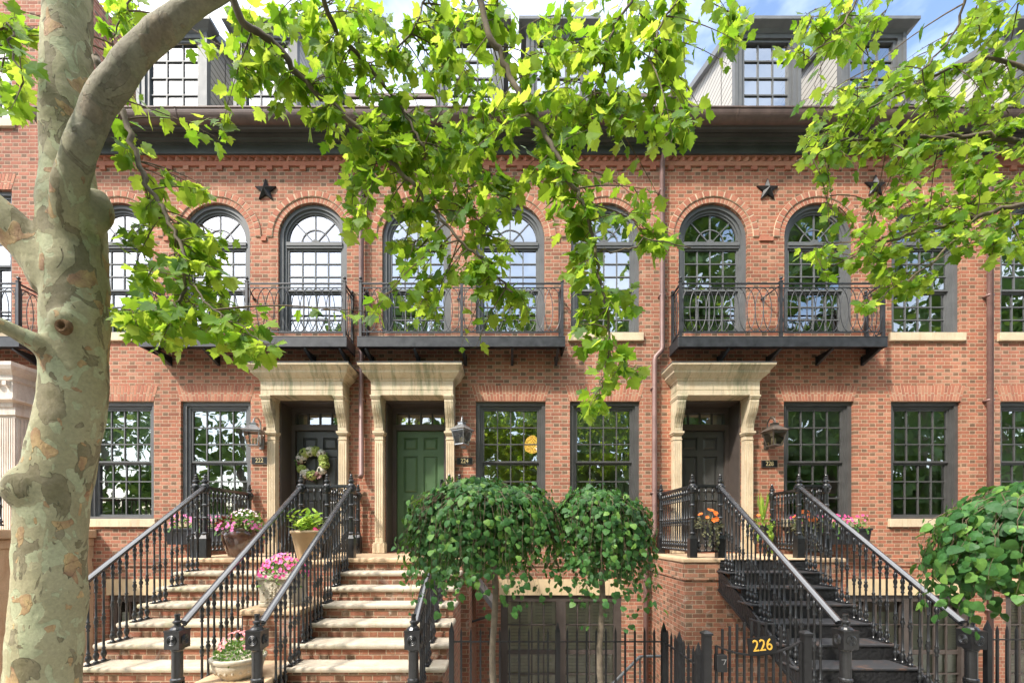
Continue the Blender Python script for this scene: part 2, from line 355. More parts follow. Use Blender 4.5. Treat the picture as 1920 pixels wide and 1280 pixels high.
# ------------------------------------------------------------------ facade with real openings
def facade(mb, x0, x1, z0, z1, ops, rev=.16):
    xs={x0,x1}; zs={z0,z1}
    for o in ops:
        if o[0]=='r': xs|={o[1],o[2]}; zs|={o[3],o[4]}
        else:
            _,cx,r,a,s=o; xs|={cx-r,cx+r}; zs|={a,s,s+r}
    xs=sorted(x for x in xs if x0<=x<=x1); zs=sorted(z for z in zs if z0<=z<=z1)
    for i in range(len(xs)-1):
        for j in range(len(zs)-1):
            mx=(xs[i]+xs[i+1])/2; mz=(zs[j]+zs[j+1])/2; hole=False
            for o in ops:
                if o[0]=='r': hole|= o[1]<mx<o[2] and o[3]<mz<o[4]
                else: hole|= abs(mx-o[1])<o[2] and o[3]<mz<o[4]+o[2]
            if not hole: mb.face([(xs[i],0,zs[j]),(xs[i+1],0,zs[j]),(xs[i+1],0,zs[j+1]),(xs[i],0,zs[j+1])])
    for o in ops:
        if o[0]=='r':
            _,a,b,c,d=o; r=rev
            a_,b_=max(a,x0),min(b,x1)
            mb.face([(a_,0,c),(a_,0,d),(a_,r,d),(a_,r,c)]); mb.face([(b_,0,c),(b_,r,c),(b_,r,d),(b_,0,d)])
            mb.face([(a_,0,d),(b_,0,d),(b_,r,d),(a_,r,d)]); mb.face([(a_,0,c),(a_,r,c),(b_,r,c),(b_,0,c)])
        else:
            _,cx,rr,c,s=o; n=32; r=rev
            pts=[(cx+rr*math.cos(math.pi*k/n), s+rr*math.sin(math.pi*k/n)) for k in range(n+1)]
            for k in range(n):
                (xa,za),(xb,zb)=pts[k],pts[k+1]
                mb.face([(xb,0,zb),(xa,0,za),(xa,0,s+rr),(xb,0,s+rr)])
                mb.face([(xa,0,za),(xb,0,zb),(xb,r,zb),(xa,r,za)])
            mb.face([(cx-rr,0,c),(cx-rr,0,s),(cx-rr,r,s),(cx-rr,r,c)]); mb.face([(cx+rr,0,c),(cx+rr,r,c),(cx+rr,r,s),(cx+rr,0,s)])
            mb.face([(cx-rr,0,c),(cx-rr,r,c),(cx+rr,r,c),(cx+rr,0,c)])

ZS=7.212; AR=.63
def rect_sashes(sb, pb, cx, wi, z0, z1, cols=4, rows=3, yu=.125, yl=.16, mw=.021):
    zm=(z0+z1)/2
    for (a,b,y) in ((zm,z1,yu),(z0,zm,yl)):
        sb.box(cx-wi,cx-wi+.035,y-.02,y+.02,a,b); sb.box(cx+wi-.035,cx+wi,y-.02,y+.02,a,b)
        sb.box(cx-wi+.035,cx+wi-.035,y-.021,y+.019,b-.034,b); sb.box(cx-wi+.035,cx+wi-.035,y-.021,y+.019,a,a+(.04 if a==z0 else .034))
        xa,xb=cx-wi+.035,cx+wi-.035; za,zb=a+.036,b-.034
        for k in range(1,cols):
            x=xa+(xb-xa)*k/cols; sb.box(x-mw/2,x+mw/2,y-.012,y+.012,za,zb)
        for k in range(1,rows):
            z=za+(zb-za)*k/rows; sb.box(xa,xb,y-.0135,y+.0135,z-mw/2,z+mw/2)
        pb.face([(xa,y+.004,za),(xb,y+.004,za),(xb,y+.004,zb),(xa,y+.004,zb)])
def window(h, cx, z0, z1, w2=.63, arch=False, shade=None, curtain=0, mat='frame', sill=True, cols=4, glass='glass'):
    fb=MB(); sb=MB(); pb=MB(); wi=w2-.115
    top=ZS if arch else z1
    for s in (-1,1):
        a,b=sorted((cx+s*w2,cx+s*(w2-.07))); fb.box(a,b,.05,.2,z0+.04,top)
        a,b=sorted((cx+s*(w2-.07),cx+s*wi)); fb.box(a,b,.085,.2,z0+.04,top)
    fb.box(cx-w2,cx+w2,.035,.2,z0,z0+.045)
    if arch:
        fb.arc(cx,ZS,w2-.07,w2-.001,.05,.2); fb.arc(cx,ZS,wi,w2-.07,.085,.2)
        fb.box(cx-wi,cx+wi,.075,.2,7.06,7.10); fb.box(cx-wi,cx+wi,.06,.2,7.10,7.165)
        fz=7.165; ri=wi
        sb.arc(cx,ZS,ri-.03,ri,.11,.15,0,180)
        n=24; pb.face([(cx+ (ri-.02)*math.cos(math.pi*k/n),.132,ZS+(ri-.02)*math.sin(math.pi*k/n)) for k in range(n+1)]+[(cx-ri+.02,.132,fz),(cx+ri-.02,.132,fz)])
        sb.arc(cx,fz+.005,.035,.075,.112,.15,0,180,14); sb.arc(cx,fz+.005,.245,.265,.118,.145,0,180,24)
        for a in (45,90,135):
            ca,sa=math.cos(R(a)),math.sin(R(a))
            sb.bar((cx+.07*ca,.13,fz+.07*sa),(cx+(ri-.01)*ca,.13,fz+.03+(ri-.01)*sa),.024,.02)
        rect_sashes(sb,pb,cx,wi,z0+.045,7.06,cols)
    else:
        fb.box(cx-w2+.07,cx+w2-.07,.05,.2,z1-.07,z1); fb.box(cx-wi,cx+wi,.085,.2,z1-.115,z1-.07)
        rect_sashes(sb,pb,cx,wi,z0+.045,z1-.115,cols)
    f=obj('window',fb,M[mat],h); obj('sash',sb,M[mat],f); obj('pane',pb,M[glass],f)
    if shade:
        m=MB(); zt=(z1-.1) if not arch else 7.05
        m.box(cx-wi,cx+wi,.185,.192,zt-shade*(zt-z0),zt); obj('roller_shade',m,M['shade'],f)
    if curtain:
        for s in ((-1,1) if curtain==2 else (1,)):
            m=MB(); n=14; pts=[]
            for k in range(n+1):
                pts.append((cx+s*(wi-.24*k/n), .30+.025*math.sin(k*1.9)))
            for k in range(n): m.face([(pts[k][0],pts[k][1],z0+.05),(pts[k+1][0],pts[k+1][1],z0+.05),(pts[k+1][0],pts[k+1][1],top),(pts[k][0],pts[k][1],top)])
            obj('curtain',m,M['curtain'],f)
    if sill:
        m=MB(); m.box(cx-w2-.06,cx+w2+.06,-.055,.05,z0-.15,z0-.003); obj('sill',m,M['stone'],f,bevel=.006)
    return f
def jack_arch(h, cx, z, w2=.64):
    m=MB(); n=23; hh=.285; fl=.085
    def pt(k,t): x=cx-w2+2*w2*k/n; return x+(2*k/n-1)*fl*t
    for k in range(n):
        g=.085
        split=.5 if k%2 else .36
        for (ta,tb) in ((0,split-.02),(split+.035,1)):
            q=[(pt(k+g,ta),z+hh*ta),(pt(k+1-g,ta),z+hh*ta),(pt(k+1-g,tb),z+hh*tb),(pt(k+g,tb),z+hh*tb)]
            m.prism(q,-.006,.05)
    a=obj('brick_lintel',m,M['ibrick'],h)
    b=MB(); b.prism([(cx-w2,z),(cx+w2,z),(cx+w2+fl,z+hh),(cx-w2-fl,z+hh)],-.0025,.04); obj('mortar_bed',b,M['mortar'],a)
def round_arch(h, cx):
    m=MB()
    def ring(r0,r1,y,n,a0=0,a1=180):
        for k in range(n):
            g=(a1-a0)/n*.1; m.arc(cx,ZS,r0+.004,r1-.004,y,.05,a0+(a1-a0)*k/n+g,a0+(a1-a0)*(k+1)/n-g,2)
    ring(AR,AR+.098,-.005,30); ring(AR+.103,AR+.205,-.026,19)
    a=obj('brick_arch',m,M['ibrick'],h)
    b=MB(); b.arc(cx,ZS,AR+.001,AR+.1,-.0022,.05); b.arc(cx,ZS,AR+.1,AR+.207,-.021,.05); obj('mortar_bed',b,M['mortar'],a)

def cornice(h, x0, x1):
    mb=MB()
    mb.prismx([(y,z) for y,z in ((.05,8.66),(-.09,8.66),(-.09,8.81),(-.12,8.815),(-.12,8.835),(-.165,8.845),(-.18,8.872),(-.25,8.876),(-.25,8.892),(-.31,8.897),(-.33,8.915),(-.42,8.92),(-.42,8.96),(.05,8.96))],x0,x1)
    obj('cornice',mb,M['cornice'],h)
    g=MB(); n=8; pr=[(-.36,9.06),(-.36,8.96)]+[(-.40-.135*math.sin(R(90*k/n)),8.885+.165*(1-math.cos(R(90*k/n)))) for k in range(n+1)]+[(-.55,9.055),(-.55,9.075),(-.52,9.075),(-.52,9.06)]
    g.prismx(pr,x0,x1)
    x=x0+1.1
    while x<x1-.3:
        g.prismx([(a-.006 if a<-.37 else a,b-.004) for a,b in pr[1:-2]],x,x+.025); x+=1.37
    obj('gutter',g,M['copper'],h)
    b=MB(); x=x0+.02
    while x<x1-.14:
        b.v+= [(x,0,8.575),(x+.07,-.055,8.575),(x+.14,0,8.575),(x,0,8.655),(x+.07,-.055,8.655),(x+.14,0,8.655)]
        k=len(b.v)-6; b.f+=[(k,k+1,k+4,k+3),(k+1,k+2,k+5,k+4),(k,k+2,k+1)]; b.m+=[0]*3; x+=.146
    b.box(x0,x1,-.035,.03,8.495,8.572); b.box(x0,x1,-.058,.03,8.652,8.662)
    x=x0+.1
    while x<x1-.12: b.box(x,x+.105,-.034,.03,8.425,8.4945); x+=.305
    obj('brick_dentils',b,M['ibrick'],h)

def roof(h,x0,x1):
    m=MB(); m.face([(x0,-.37,9.06),(x1,-.37,9.06),(x1,4.2,13.95),(x0,4.2,13.95)])
    m.face([(x0,4.2,13.95),(x1,4.2,13.95),(x1,11,13.95),(x0,11,13.95)])
    m.face([(x0,11,13.95),(x1,11,13.95),(x1,11,-1.3),(x0,11,-1.3)])
    r=obj('roof',m,M['slate_roof'],h)
    k=MB(); k.box(x0,x1,4.1,4.3,13.93,14.03); obj('ridge_flashing',k,M['copper'],r)

def dormer(h, x0, x1):
    cx=(x0+x1)/2; zb,zt=9.44,10.96; m=MB()
    # face: corner boards and head round the window opening
    m.box(x0,x0+.13,0,.1,zb,zt); m.box(x1-.13,x1,0,.1,zb,zt); m.box(x0+.13,x1-.13,0,.1,zt-.1,zt); m.box(x0+.13,x1-.13,-.03,.1,zb,zb+.07)
    m.box(x0-.012,x0+.05,-.02,.08,zb,zt); m.box(x1-.05,x1+.012,-.02,.08,zb,zt)
    d=obj('dormer',m,M['frame'],h)
    f=MB(); a,b=x0+.13,x1-.13
    f.box(a,a+.06,.03,.15,zb+.07,zt-.1); f.box(b-.06,b,.03,.15,zb+.07,zt-.1); f.box(a+.06,b-.06,.03,.15,zt-.15,zt-.1); f.box(a+.06,b-.06,.03,.15,zb+.07,zb+.12)
    za,zc=zb+.12,zt-.15; a+=.06; b-=.06
    for k in range(1,3): x=a+(b-a)*k/3; f.box(x-.012,x+.012,.06,.09,za,zc)
    for k in range(1,4): z=za+(zc-za)*k/4; f.box(a,b,.058,.092,z-.012,z+.012)
    obj('sash',f,M['frame'],d)
    p=MB(); p.face([(a,.08,za),(b,.08,za),(b,.08,zc),(a,.08,zc)]); obj('pane',p,M['glass_sky'],d)
    for x in (x0,x1-.04):
        c=MB(); c.prismx([(.1,9.5),(2.35,12.02),(.1,zt)],x,x+.04); obj('cheek',c,M['clap'],d)
    e=MB(); e.crown(x0,x1,[(.01,-.01,zt-.02),(.03,-.03,zt),(.05,-.05,zt+.02),(.13,-.13,zt+.06),(.15,-.15,zt+.075),(.15,-.15,zt+.13),(.05,-.05,zt+.145)],.12)
    e.hexa([(x0-.1,.1,zt+.0),(x1+.1,.1,zt+.0),(x1+.1,2.5,12.03),(x0-.1,2.5,12.03)],[(x0-.1,.1,zt+.14),(x1+.1,.1,zt+.14),(x1+.1,2.5,12.15),(x0-.1,2.5,12.15)])
    obj('dormer_roof',e,M['cornice_grey'],d)
    k=MB(); k.box(x0,x1,.5,.52,9.4,11.0); obj('backing',k,M['room'],d)

def interior(h,x0,x1):
    m=MB(); x0+=.02; x1-=.02
    for (za,zb) in ((1.46,4.85),(5.2,8.45)):
        m.face([(x0,3.4,za),(x1,3.4,za),(x1,3.4,zb),(x0,3.4,zb)]); m.face([(x0,.2,za),(x1,.2,za),(x1,3.4,za),(x0,3.4,za)])
        m.face([(x0,.2,zb),(x0,3.4,zb),(x1,3.4,zb),(x1,.2,zb)]); m.face([(x0,.2,za),(x0,3.4,za),(x0,3.4,zb),(x0,.2,zb)]); m.face([(x1,.2,za),(x1,.2,zb),(x1,3.4,zb),(x1,3.4,za)])
    m.box(x0,x1,.2,3.4,8.5,8.6); m.face([(x0,.6,-1.3),(x1,.6,-1.3),(x1,.6,1.4),(x0,.6,1.4)])
    obj('interior',m,M['room'],h)

def basement_window(h, x0, x1, style):
    z0,z1=-1.15,.655
    f=MB(); w=.13
    f.box(x0,x0+w,.03,.2,z0,z1); f.box(x1-w,x1,.03,.2,z0,z1); f.box(x0+w,x1-w,.03,.2,z1-.12,z1)
    xm=(x0+x1)/2; f.box(xm-.09,xm+.09,.02,.2,z0,z1-.12)
    s=MB(); p=MB(); b=MB()
    for (a,c) in ((x0+w,xm-.09),(xm+.09,x1-w)):
        s.box(a,c,.08,.12,z0+.7,z0+.78)
        for k in (1,2,3): x=a+(c-a)*k/4; s.box(x-.012,x+.012,.07,.1,z0,z1-.12)
        for z in (z0+.34,z0+1.25,): s.box(a,c,.068,.102,z-.01,z+.01)
        p.face([(a,.11,z0),(c,.11,z0),(c,.11,z1-.1),(a,.11,z1-.1)])
        if style=='louver':
            mid=(a+c)/2
            for (u,v) in ((a,mid-.005),(mid+.005,c)):
                b.box(u,u+.06,.125,.16,z0,z1-.1); b.box(v-.06,v,.125,.16,z0,z1-.1)
                z=z0+.05
                while z<z1-.16:
                    b.hexa([(u+.06,.125,z),(v-.06,.125,z),(v-.06,.145,z+.038),(u+.06,.145,z+.038)],[(u+.06,.125,z+.008),(v-.06,.125,z+.008),(v-.06,.145,z+.046),(u+.06,.145,z+.046)]); z+=.062
        else:
            z=z0+.02
            while z<z1-.35: b.box(a,c,.13,.136,z,z+.043); z+=.047
    o=obj('window',f,M['brown_frame'],h); obj('sash',s,M['brown_frame'],o); obj('pane',p,M['glass_low'],o)
    obj('blind',b,M['louver'] if style!='green' else M['shade'],o)

def door(h, cx, mat, wreath=False):
    # recess, frame and transom
    m=MB(); w=.56; zt=4.22
    m.box(cx-w,cx-w+.03,.0,.42,1.44,zt); m.box(cx+w-.03,cx+w,.0,.42,1.44,zt); m.box(cx-w+.03,cx+w-.03,.0,.42,zt-.03,zt)
    m.box(cx-w+.03,cx-.455,.36,.5,1.44,zt-.03); m.box(cx+.455,cx+w-.03,.36,.5,1.44,zt-.03)
    m.box(cx-.455,cx+.455,.36,.5,zt-.13,zt-.03); m.box(cx-.455,cx+.455,.35,.5,3.76,3.86)
    m.box(cx-.52,cx+.52,.34,.37,3.845,3.865)
    fr=obj('door_frame',m,M['brown_frame'],h)
    for k in (1,2,3): t=MB(); x=cx-.455+.91*k/4; t.box(x-.013,x+.013,.4,.43,3.86,zt-.13); obj('transom_bar',t,M['frame_dark'],fr)
    p=MB(); p.face([(cx-.455,.43,3.86),(cx+.455,.43,3.86),(cx+.455,.43,zt-.13),(cx-.455,.43,zt-.13)]); obj('pane',p,M['glass'],fr)
    th=MB(); th.box(cx-w,cx+w,.3,.62,1.42,1.58); obj('threshold',th,M['brown_frame'],fr,bevel=.008)
    d=MB(); d.box(cx-.452,cx+.452,.445,.47,1.585,3.755)
    xs=[(-.452,-.33),(-.055,.055),(.33,.452)]
    for a,b in xs: d.box(cx+a,cx+b,.42,.446,1.585,3.755)
    rails=[(1.585,1.8),(2.42,2.56),(3.27,3.39),(3.63,3.755)]
    for (a,b) in ((-.33,-.055),(.055,.33)):
        for za,zb in rails: d.box(cx+a,cx+b,.4205,.446,za,zb)
        for za,zb in ((1.8,2.42),(2.56,3.27),(3.39,3.63)):
            q=.05; x0,x1=cx+a,cx+b
            d.hexa([(x0+.012,.444,za+.012),(x1-.012,.444,za+.012),(x1-.012,.444,zb-.012),(x0+.012,.444,zb-.012)],[(x0+q,.424,za+q),(x1-q,.424,za+q),(x1-q,.424,zb-q),(x0+q,.424,zb-q)])
    do=obj('door',d,M[mat],h)
    k=MB(); hx=cx+(.40 if mat!='door_dark' or cx>0 else -.40)
    k.box(hx-.025,hx+.025,.405,.42,2.35,2.78); k.tube([(hx,.41,2.72),(hx,.35,2.68),(hx,.34,2.58),(hx,.36,2.46),(hx,.41,2.42)],.012,8); k.lathe([(0,.0),(.028,.0),(.028,.02),(0,.024)],10,(hx,.4,2.8))
    obj('handle',k,M['iron'],do)

def surround(h, cx, mat='stain'):
    c=MB(); a,b=cx-.72,cx+.72
    c.box(a,b,-.33,0,4.215,4.30); c.box(a+.008,b-.008,-.322,0,4.30,4.31); c.box(a,b,-.33,0,4.31,4.46)
    c.crown(a,b,[(.0,-.33,4.458),(.02,-.35,4.47),(.02,-.35,4.49),(.055,-.385,4.515),(.10,-.43,4.56),(.115,-.445,4.575),(.115,-.445,4.60),(.135,-.47,4.63),(.16,-.505,4.66),(.175,-.53,4.68),(.175,-.53,4.70),(.15,-.5,4.715)],0)
    s=obj('door_surround',c,M[mat],h)
    fl=MB(); fl.box(a-.18,b+.18,-.535,0,4.712,4.722); obj('lead_flashing',fl,M['frame'],s)
    for sg in (-1,1):
        x0,x1=(a-.0,a+.155) if sg<0 else (b-.155,b)
        p=MB(); pr=[(0,4.214),(-.345,4.214),(-.345,4.185),(-.315,4.15),(-.315,4.105),(-.30,4.06),(-.285,4.0),(-.25,3.92),(-.2,3.84),(-.165,3.76),(-.15,3.69),(-.15,3.63),(0,3.63)]
        p.prismx(pr,x0,x1); p.box(x0-.018,x1+.018,-.35,0,4.188,4.2135); p.box(x0-.01,x1+.01,-.335,0,4.16,4.19)
        for k in range(3):
            xc=x0+.155*(k+1)/4
            p.prismx([(y-.006,z) for y,z in pr[5:11]]+[(-.1,3.72),(-.1,4.04)],xc-.011,xc+.011)
        obj('console',p,M[mat],s,bevel=.004)
        q=MB(); q.box(x0+.005,x1-.005,-.13,0,1.62,3.56); q.box(x0-.015,x1+.015,-.155,0,3.56,3.585); q.box(x0-.028,x1+.028,-.17,0,3.585,3.622)
        q.box(x0-.005,x1+.005,-.14,0,3.47,3.485)
        for k in range(4):
            xc=x0+.155*(k+.5)/4; q.box(xc-.014,xc+.014,-.138,-.125,1.72,3.42)
        q.box(x0-.03,x1+.03,-.165,0,1.43,1.60); q.box(x0-.018,x1+.018,-.15,0,1.60,1.625)
        obj('pilaster',q,M['stone'],s,bevel=.004)

def downspout(h, pts, name='downspout'):
    m=MB(); m.tube(pts,.046,12)
    for i in range(len(pts)-1):
        a,b=Vector(pts[i]),Vector(pts[i+1])
        if (b-a).length>1:
            z=a.z-.5
            while z>b.z+.2: m.box(a.x-.055,a.x+.055,a.y-.03,0,z-.015,z+.015); z-=1.9
    obj(name,m,M['spout'],h,smooth=True)

M['slate_roof']=None
t=NT('slate_roof'); p=t.pos(); bt=t.n('ShaderNodeTexBrick'); t.l(p,bt.inputs[0])
sp=t.n('ShaderNodeSeparateXYZ'); t.l(p,sp.inputs[0]); cb=t.n('ShaderNodeCombineXYZ'); t.l(sp.outputs[0],cb.inputs[0]); t.l(t.math('MULTIPLY',sp.outputs[2],1.4),cb.inputs[1]); t.l(cb.outputs[0],bt.inputs[0])
bt.inputs['Scale'].default_value=3.2; bt.inputs['Mortar Size'].default_value=.012; bt.inputs['Color1'].default_value=(.34,.33,.34,1); bt.inputs['Color2'].default_value=(.2,.2,.21,1); bt.inputs['Mortar'].default_value=(.06,.06,.06,1)
M['slate_roof']=t.done(t.bsdf(bt.outputs[0],.6,0,t.bump(bt.outputs['Fac'],.5,.01)))
M['cornice_grey']=simple('grey_dormer_trim',(.13,.135,.135),.5,var=.15)
M['glass_low']=glass_mat('basement_glass',.02,(.98,.99,.97))

def house(name,label,x0,x1,arches,rects,door_cx=None,door_mat=None,bwin=None,dorms=(),z1=8.66,extra=(),spouts=()):
    h=T(name,label,'house',((x0+x1)/2,0,0))
    ops=[('a',WX(c),AR,5.447,ZS) for c in arches]+[('r',WX(c)-.64,WX(c)+.64,2.054,4.205) for c in rects]+list(extra)
    if door_cx is not None: ops.append(('r',door_cx-.56,door_cx+.56,1.44,4.22))
    if bwin: ops.append(('r',bwin[0],bwin[1],-1.15,.655))
    m=MB(); facade(m,x0,x1,-1.32,z1,ops); obj('wall',m,M['brick'],h)
    segs=[(x0,x1)]
    if door_cx is not None: segs=[(x0,door_cx-.93),(door_cx+.93,x1)]
    for a,b in segs:
        w=MB(); w.box(a,b,-.034,.02,1.262,1.335); w.box(a,b,-.022,.02,1.19,1.2615); obj('water_table',w,M['brick'],h)
    if bwin:
        s=MB(); n=2; L=bwin[1]-bwin[0]+.06
        for k in range(n): s.box(bwin[0]-.03+L*k/n+.003,bwin[0]-.03+L*(k+1)/n-.003,-.016,.1,.658,.95)
        obj('lintel_band',s,M['band'],h); basement_window(h,bwin[0]+.002,bwin[1]-.002,bwin[2])
    for c in arches: round_arch(h,WX(c))
    for c in rects: jack_arch(h,WX(c),4.207)
    cs=sorted(WX(c) for c in arches)
    for a,b in zip(cs[:-1],cs[1:]):
        im=MB(); im.box(a+AR+.212,b-AR-.212,-.026,.03,7.135,7.205); obj('impost_course',im,M['ibrick'],h)
    interior(h,x0,x1)
    if z1<9: cornice(h,x0+.002,x1-.002); roof(h,x0,x1)
    for a,b in dorms: dormer(h,a,b)
    if door_cx is not None: door(h,door_cx,door_mat); surround(h,door_cx)
    for s in spouts: downspout(h,s)
    return h

XA,XB,XC,XD=-8.2,-2.71,2.80,8.76
h222=house('brick_townhouse','red brick row house with dark panelled door under a stone hood and white blossom wreath',XA,XB,[222,404.5,586],[223,404.5],-3.65,'door_dark',(-7.35,-5.3,'blind'),[(WX(258),WX(388)),(WX(440),WX(557))],
    spouts=[[(-2.682,-.35,8.9),(-2.682,-.3,8.75),(-2.682,-.09,8.5),(-2.682,-.09,2.86),(-2.682,-.14,2.8)]])
h224=house('brick_townhouse','red brick row house with the green front door behind round leafy trees',XB,XC,[781,956.5,1135],[957.5,1134],-1.71,'door_green',(-.16,2.06,'louver'),[(WX(818),WX(943)),(WX(988),WX(1108))],
    spouts=[[(2.775,-.35,8.9),(2.775,-.3,8.75),(2.775,-.085,8.5),(2.775,-.085,5.14),(2.755,-.085,5.09),(2.65,-.085,4.98),(2.635,-.085,4.92),(2.635,-.085,1.85),(2.615,-.085,1.79),(2.49,-.085,1.58),(2.478,-.085,1.5),(2.478,-.085,-1.28)]])
h228=house('brick_townhouse','red brick row house whose dark door is reached by the black iron steps',XC,XD,[1337,1535,1736],[1535,1736],3.68,'door_dark',(6.2,8.45,'green'),[(WX(1378),WX(1500)),(WX(1577),WX(1697))],
    spouts=[[(8.72,-.35,8.9),(8.72,-.3,8.75),(8.72,-.085,8.5),(8.72,-.085,-1.28)]])
hR=house('brick_townhouse','brick row house cut off by the right edge beyond the mauve downspout',XD,14.5,[1940],[1941],None,None,(9.1,11.3,'louver'),[(WX(1905),WX(2030))])
# taller house at the left edge
hL=T('brick_townhouse','taller brick house at the far left behind the mottled trunk with pale fluted entrance','house',(-10.4,0,0))
m=MB(); exL=[('r',-10.42,-9.12,5.45,8.08),('r',-10.42,-9.12,9.35,11.0)]
facade(m,-14,XA,-1.32,12.4,exL); m.face([(XA,0,8.0),(XA,1.9,8.0),(XA,1.9,12.4),(XA,0,12.4)]); m.face([(-14,0,12.4),(XA,0,12.4),(XA,1.9,12.4),(-14,1.9,12.4)])
m.face([(XA,1.9,8.0),(-14,1.9,8.0),(-14,1.9,12.4),(XA,1.9,12.4)])
obj('wall',m,M['brick'],hL); interior(hL,-14,XA)
window(hL,-9.77,5.45,8.08,.65,glass='glass',shade=.2); window(hL,-9.77,9.35,11.0,.65,glass='glass_sky')
jack_arch(hL,-9.77,8.082,.65); jack_arch(hL,-9.77,11.002,.65)
c=MB(); a,b=-10.6,-8.62
c.box(a,b,-.42,0,4.12,4.42); c.crown(a,b,[(0,-.42,4.42),(.03,-.45,4.44),(.03,-.45,4.52),(.1,-.53,4.6),(.13,-.56,4.66),(.13,-.56,4.72)],0)
x=a+.05
while x<b-.05: c.box(x,x+.07,-.49,-.42,4.34,4.415); x+=.14
c.crown(a,b,[(0,-.42,4.06),(.08,-.5,4.09),(.08,-.5,4.12)],0); c.box(a,b,-.42,0,3.98,4.06)
s=obj('door_surround',c,M['white_stone'],hL)
q=MB(); q.box(-8.92,-8.64,-.36,0,1.7,3.85); q.box(-8.95,-8.6,-.4,0,3.85,3.98)
for k in range(7): xx=-8.9+k*.04; q.box(xx,xx+.022,-.375,-.35,1.75,3.8)
for k in range(6): yy=-.34+k*.055; q.box(-8.65,-8.628,yy,yy+.03,1.75,3.8)
obj('pilaster',q,M['white_stone'],s)

# windows
rs=random.Random(5)
SH={222:.18,404.5:.12,957.5:.14,1134:.4,1535:.42,1736:.42,1941:1.0,223:.45}
for h,ar,re in ((h222,[222,404.5,586],[223,404.5]),(h224,[781,956.5,1135],[957.5,1134]),(h228,[1337,1535,1736],[1535,1736]),(hR,[1940],[1941])):
    for c in ar: window(h,WX(c),5.447,None,AR,True,shade=rs.choice([.12,.3,.45]) if h is not h228 else .1,sill=c in (222,1135,1736,1940),glass='glass_sky' if h is not h228 else 'glass',curtain=2 if c in (1337,1135) else 0)
    for c in re: window(h,WX(c),2.054,4.205,.64,shade=SH[c],mat='frame_dark' if c>900 else 'frame',curtain=1 if c in (404.5,1134,1736) else 0)

# stars, number plates, lanterns: fixed to the wall but things of their own
def star(px,py,label):
    p=P(px,py,DW); o=MB(); r0,r1=.205,.085; ring=[]
    for k in range(10):
        a=R(90+36*k); r=r0 if k%2==0 else r1; ring.append((p.x+r*math.cos(a),-.03,p.z+r*math.sin(a)))
    tip=(p.x,-.1,p.z)
    for k in range(10): o.face([ring[(k+1)%10],ring[k],tip]); o.face([ring[k],ring[(k+1)%10],(ring[(k+1)%10][0],0,ring[(k+1)%10][2]),(ring[k][0],0,ring[k][2])])
    tag(obj('iron_star',o,M['iron_matt'],None,loc=(p.x,0,p.z)),label,'wall star','iron stars on the brick')
star(1438,357,'dark iron star in open brick between the two arched windows over the right balcony')
star(1640,350,'dark iron star half hidden by sunlit leaves near the right edge')
star(499,358,'dark iron star between the arches above the balcony nearest the mottled trunk')

def text_mesh(body,size,ext,sx=1.0):
    cu=bpy.data.curves.new('digits','FONT'); cu.body=body; cu.size=size; cu.extrude=ext; cu.align_x='CENTER'; cu.align_y='CENTER'
    o=bpy.data.objects.new('tmp',cu); col.objects.link(o); bpy.context.view_layer.update()
    me=bpy.data.meshes.new_from_object(o.evaluated_get(bpy.context.evaluated_depsgraph_get()))
    bpy.data.objects.remove(o); 
    me.transform(Matrix.Diagonal((sx,1,1,1)))
    me.transform(Matrix.Rotation(R(90),4,'X')); return me
def plate(px,py,txt,label):
    p=P(px,py,DW-.02); o=T('house_number_plate',label,'house number',(p.x,-.0,p.z),'number plates beside the doors')
    m=MB(); m.box(p.x-.14,p.x+.14,-.02,0,p.z-.062,p.z+.062); obj('plate',m,M['black_plate'],o,bevel=.003)
    r=MB()
    for (a,b,c,d) in ((-.145,.145,.058,.066),(-.145,.145,-.066,-.058),(-.145,-.137,-.058,.058),(.137,.145,-.058,.058)): r.box(p.x+a,p.x+b,-.023,-.001,p.z+c,p.z+d)
    obj('rim',r,M['bronze'],o)
    me=text_mesh(txt,.115,.003,.85); me.materials.clear(); me.materials.append(M['pale_gold']); inst('digits',me,o,(p.x,-.024,p.z))
M['pale_gold']=simple('pale_gold_digits',(.62,.5,.27),.4,.3,.1)
plate(486.5,863,'222','small black plate reading 222 left of the stone doorway with the wreath')
plate(871,864,'224','small black plate reading 224 right of the green door')
plate(1443,869,'228','small black plate reading 228 under the bronze lantern by the black steps')

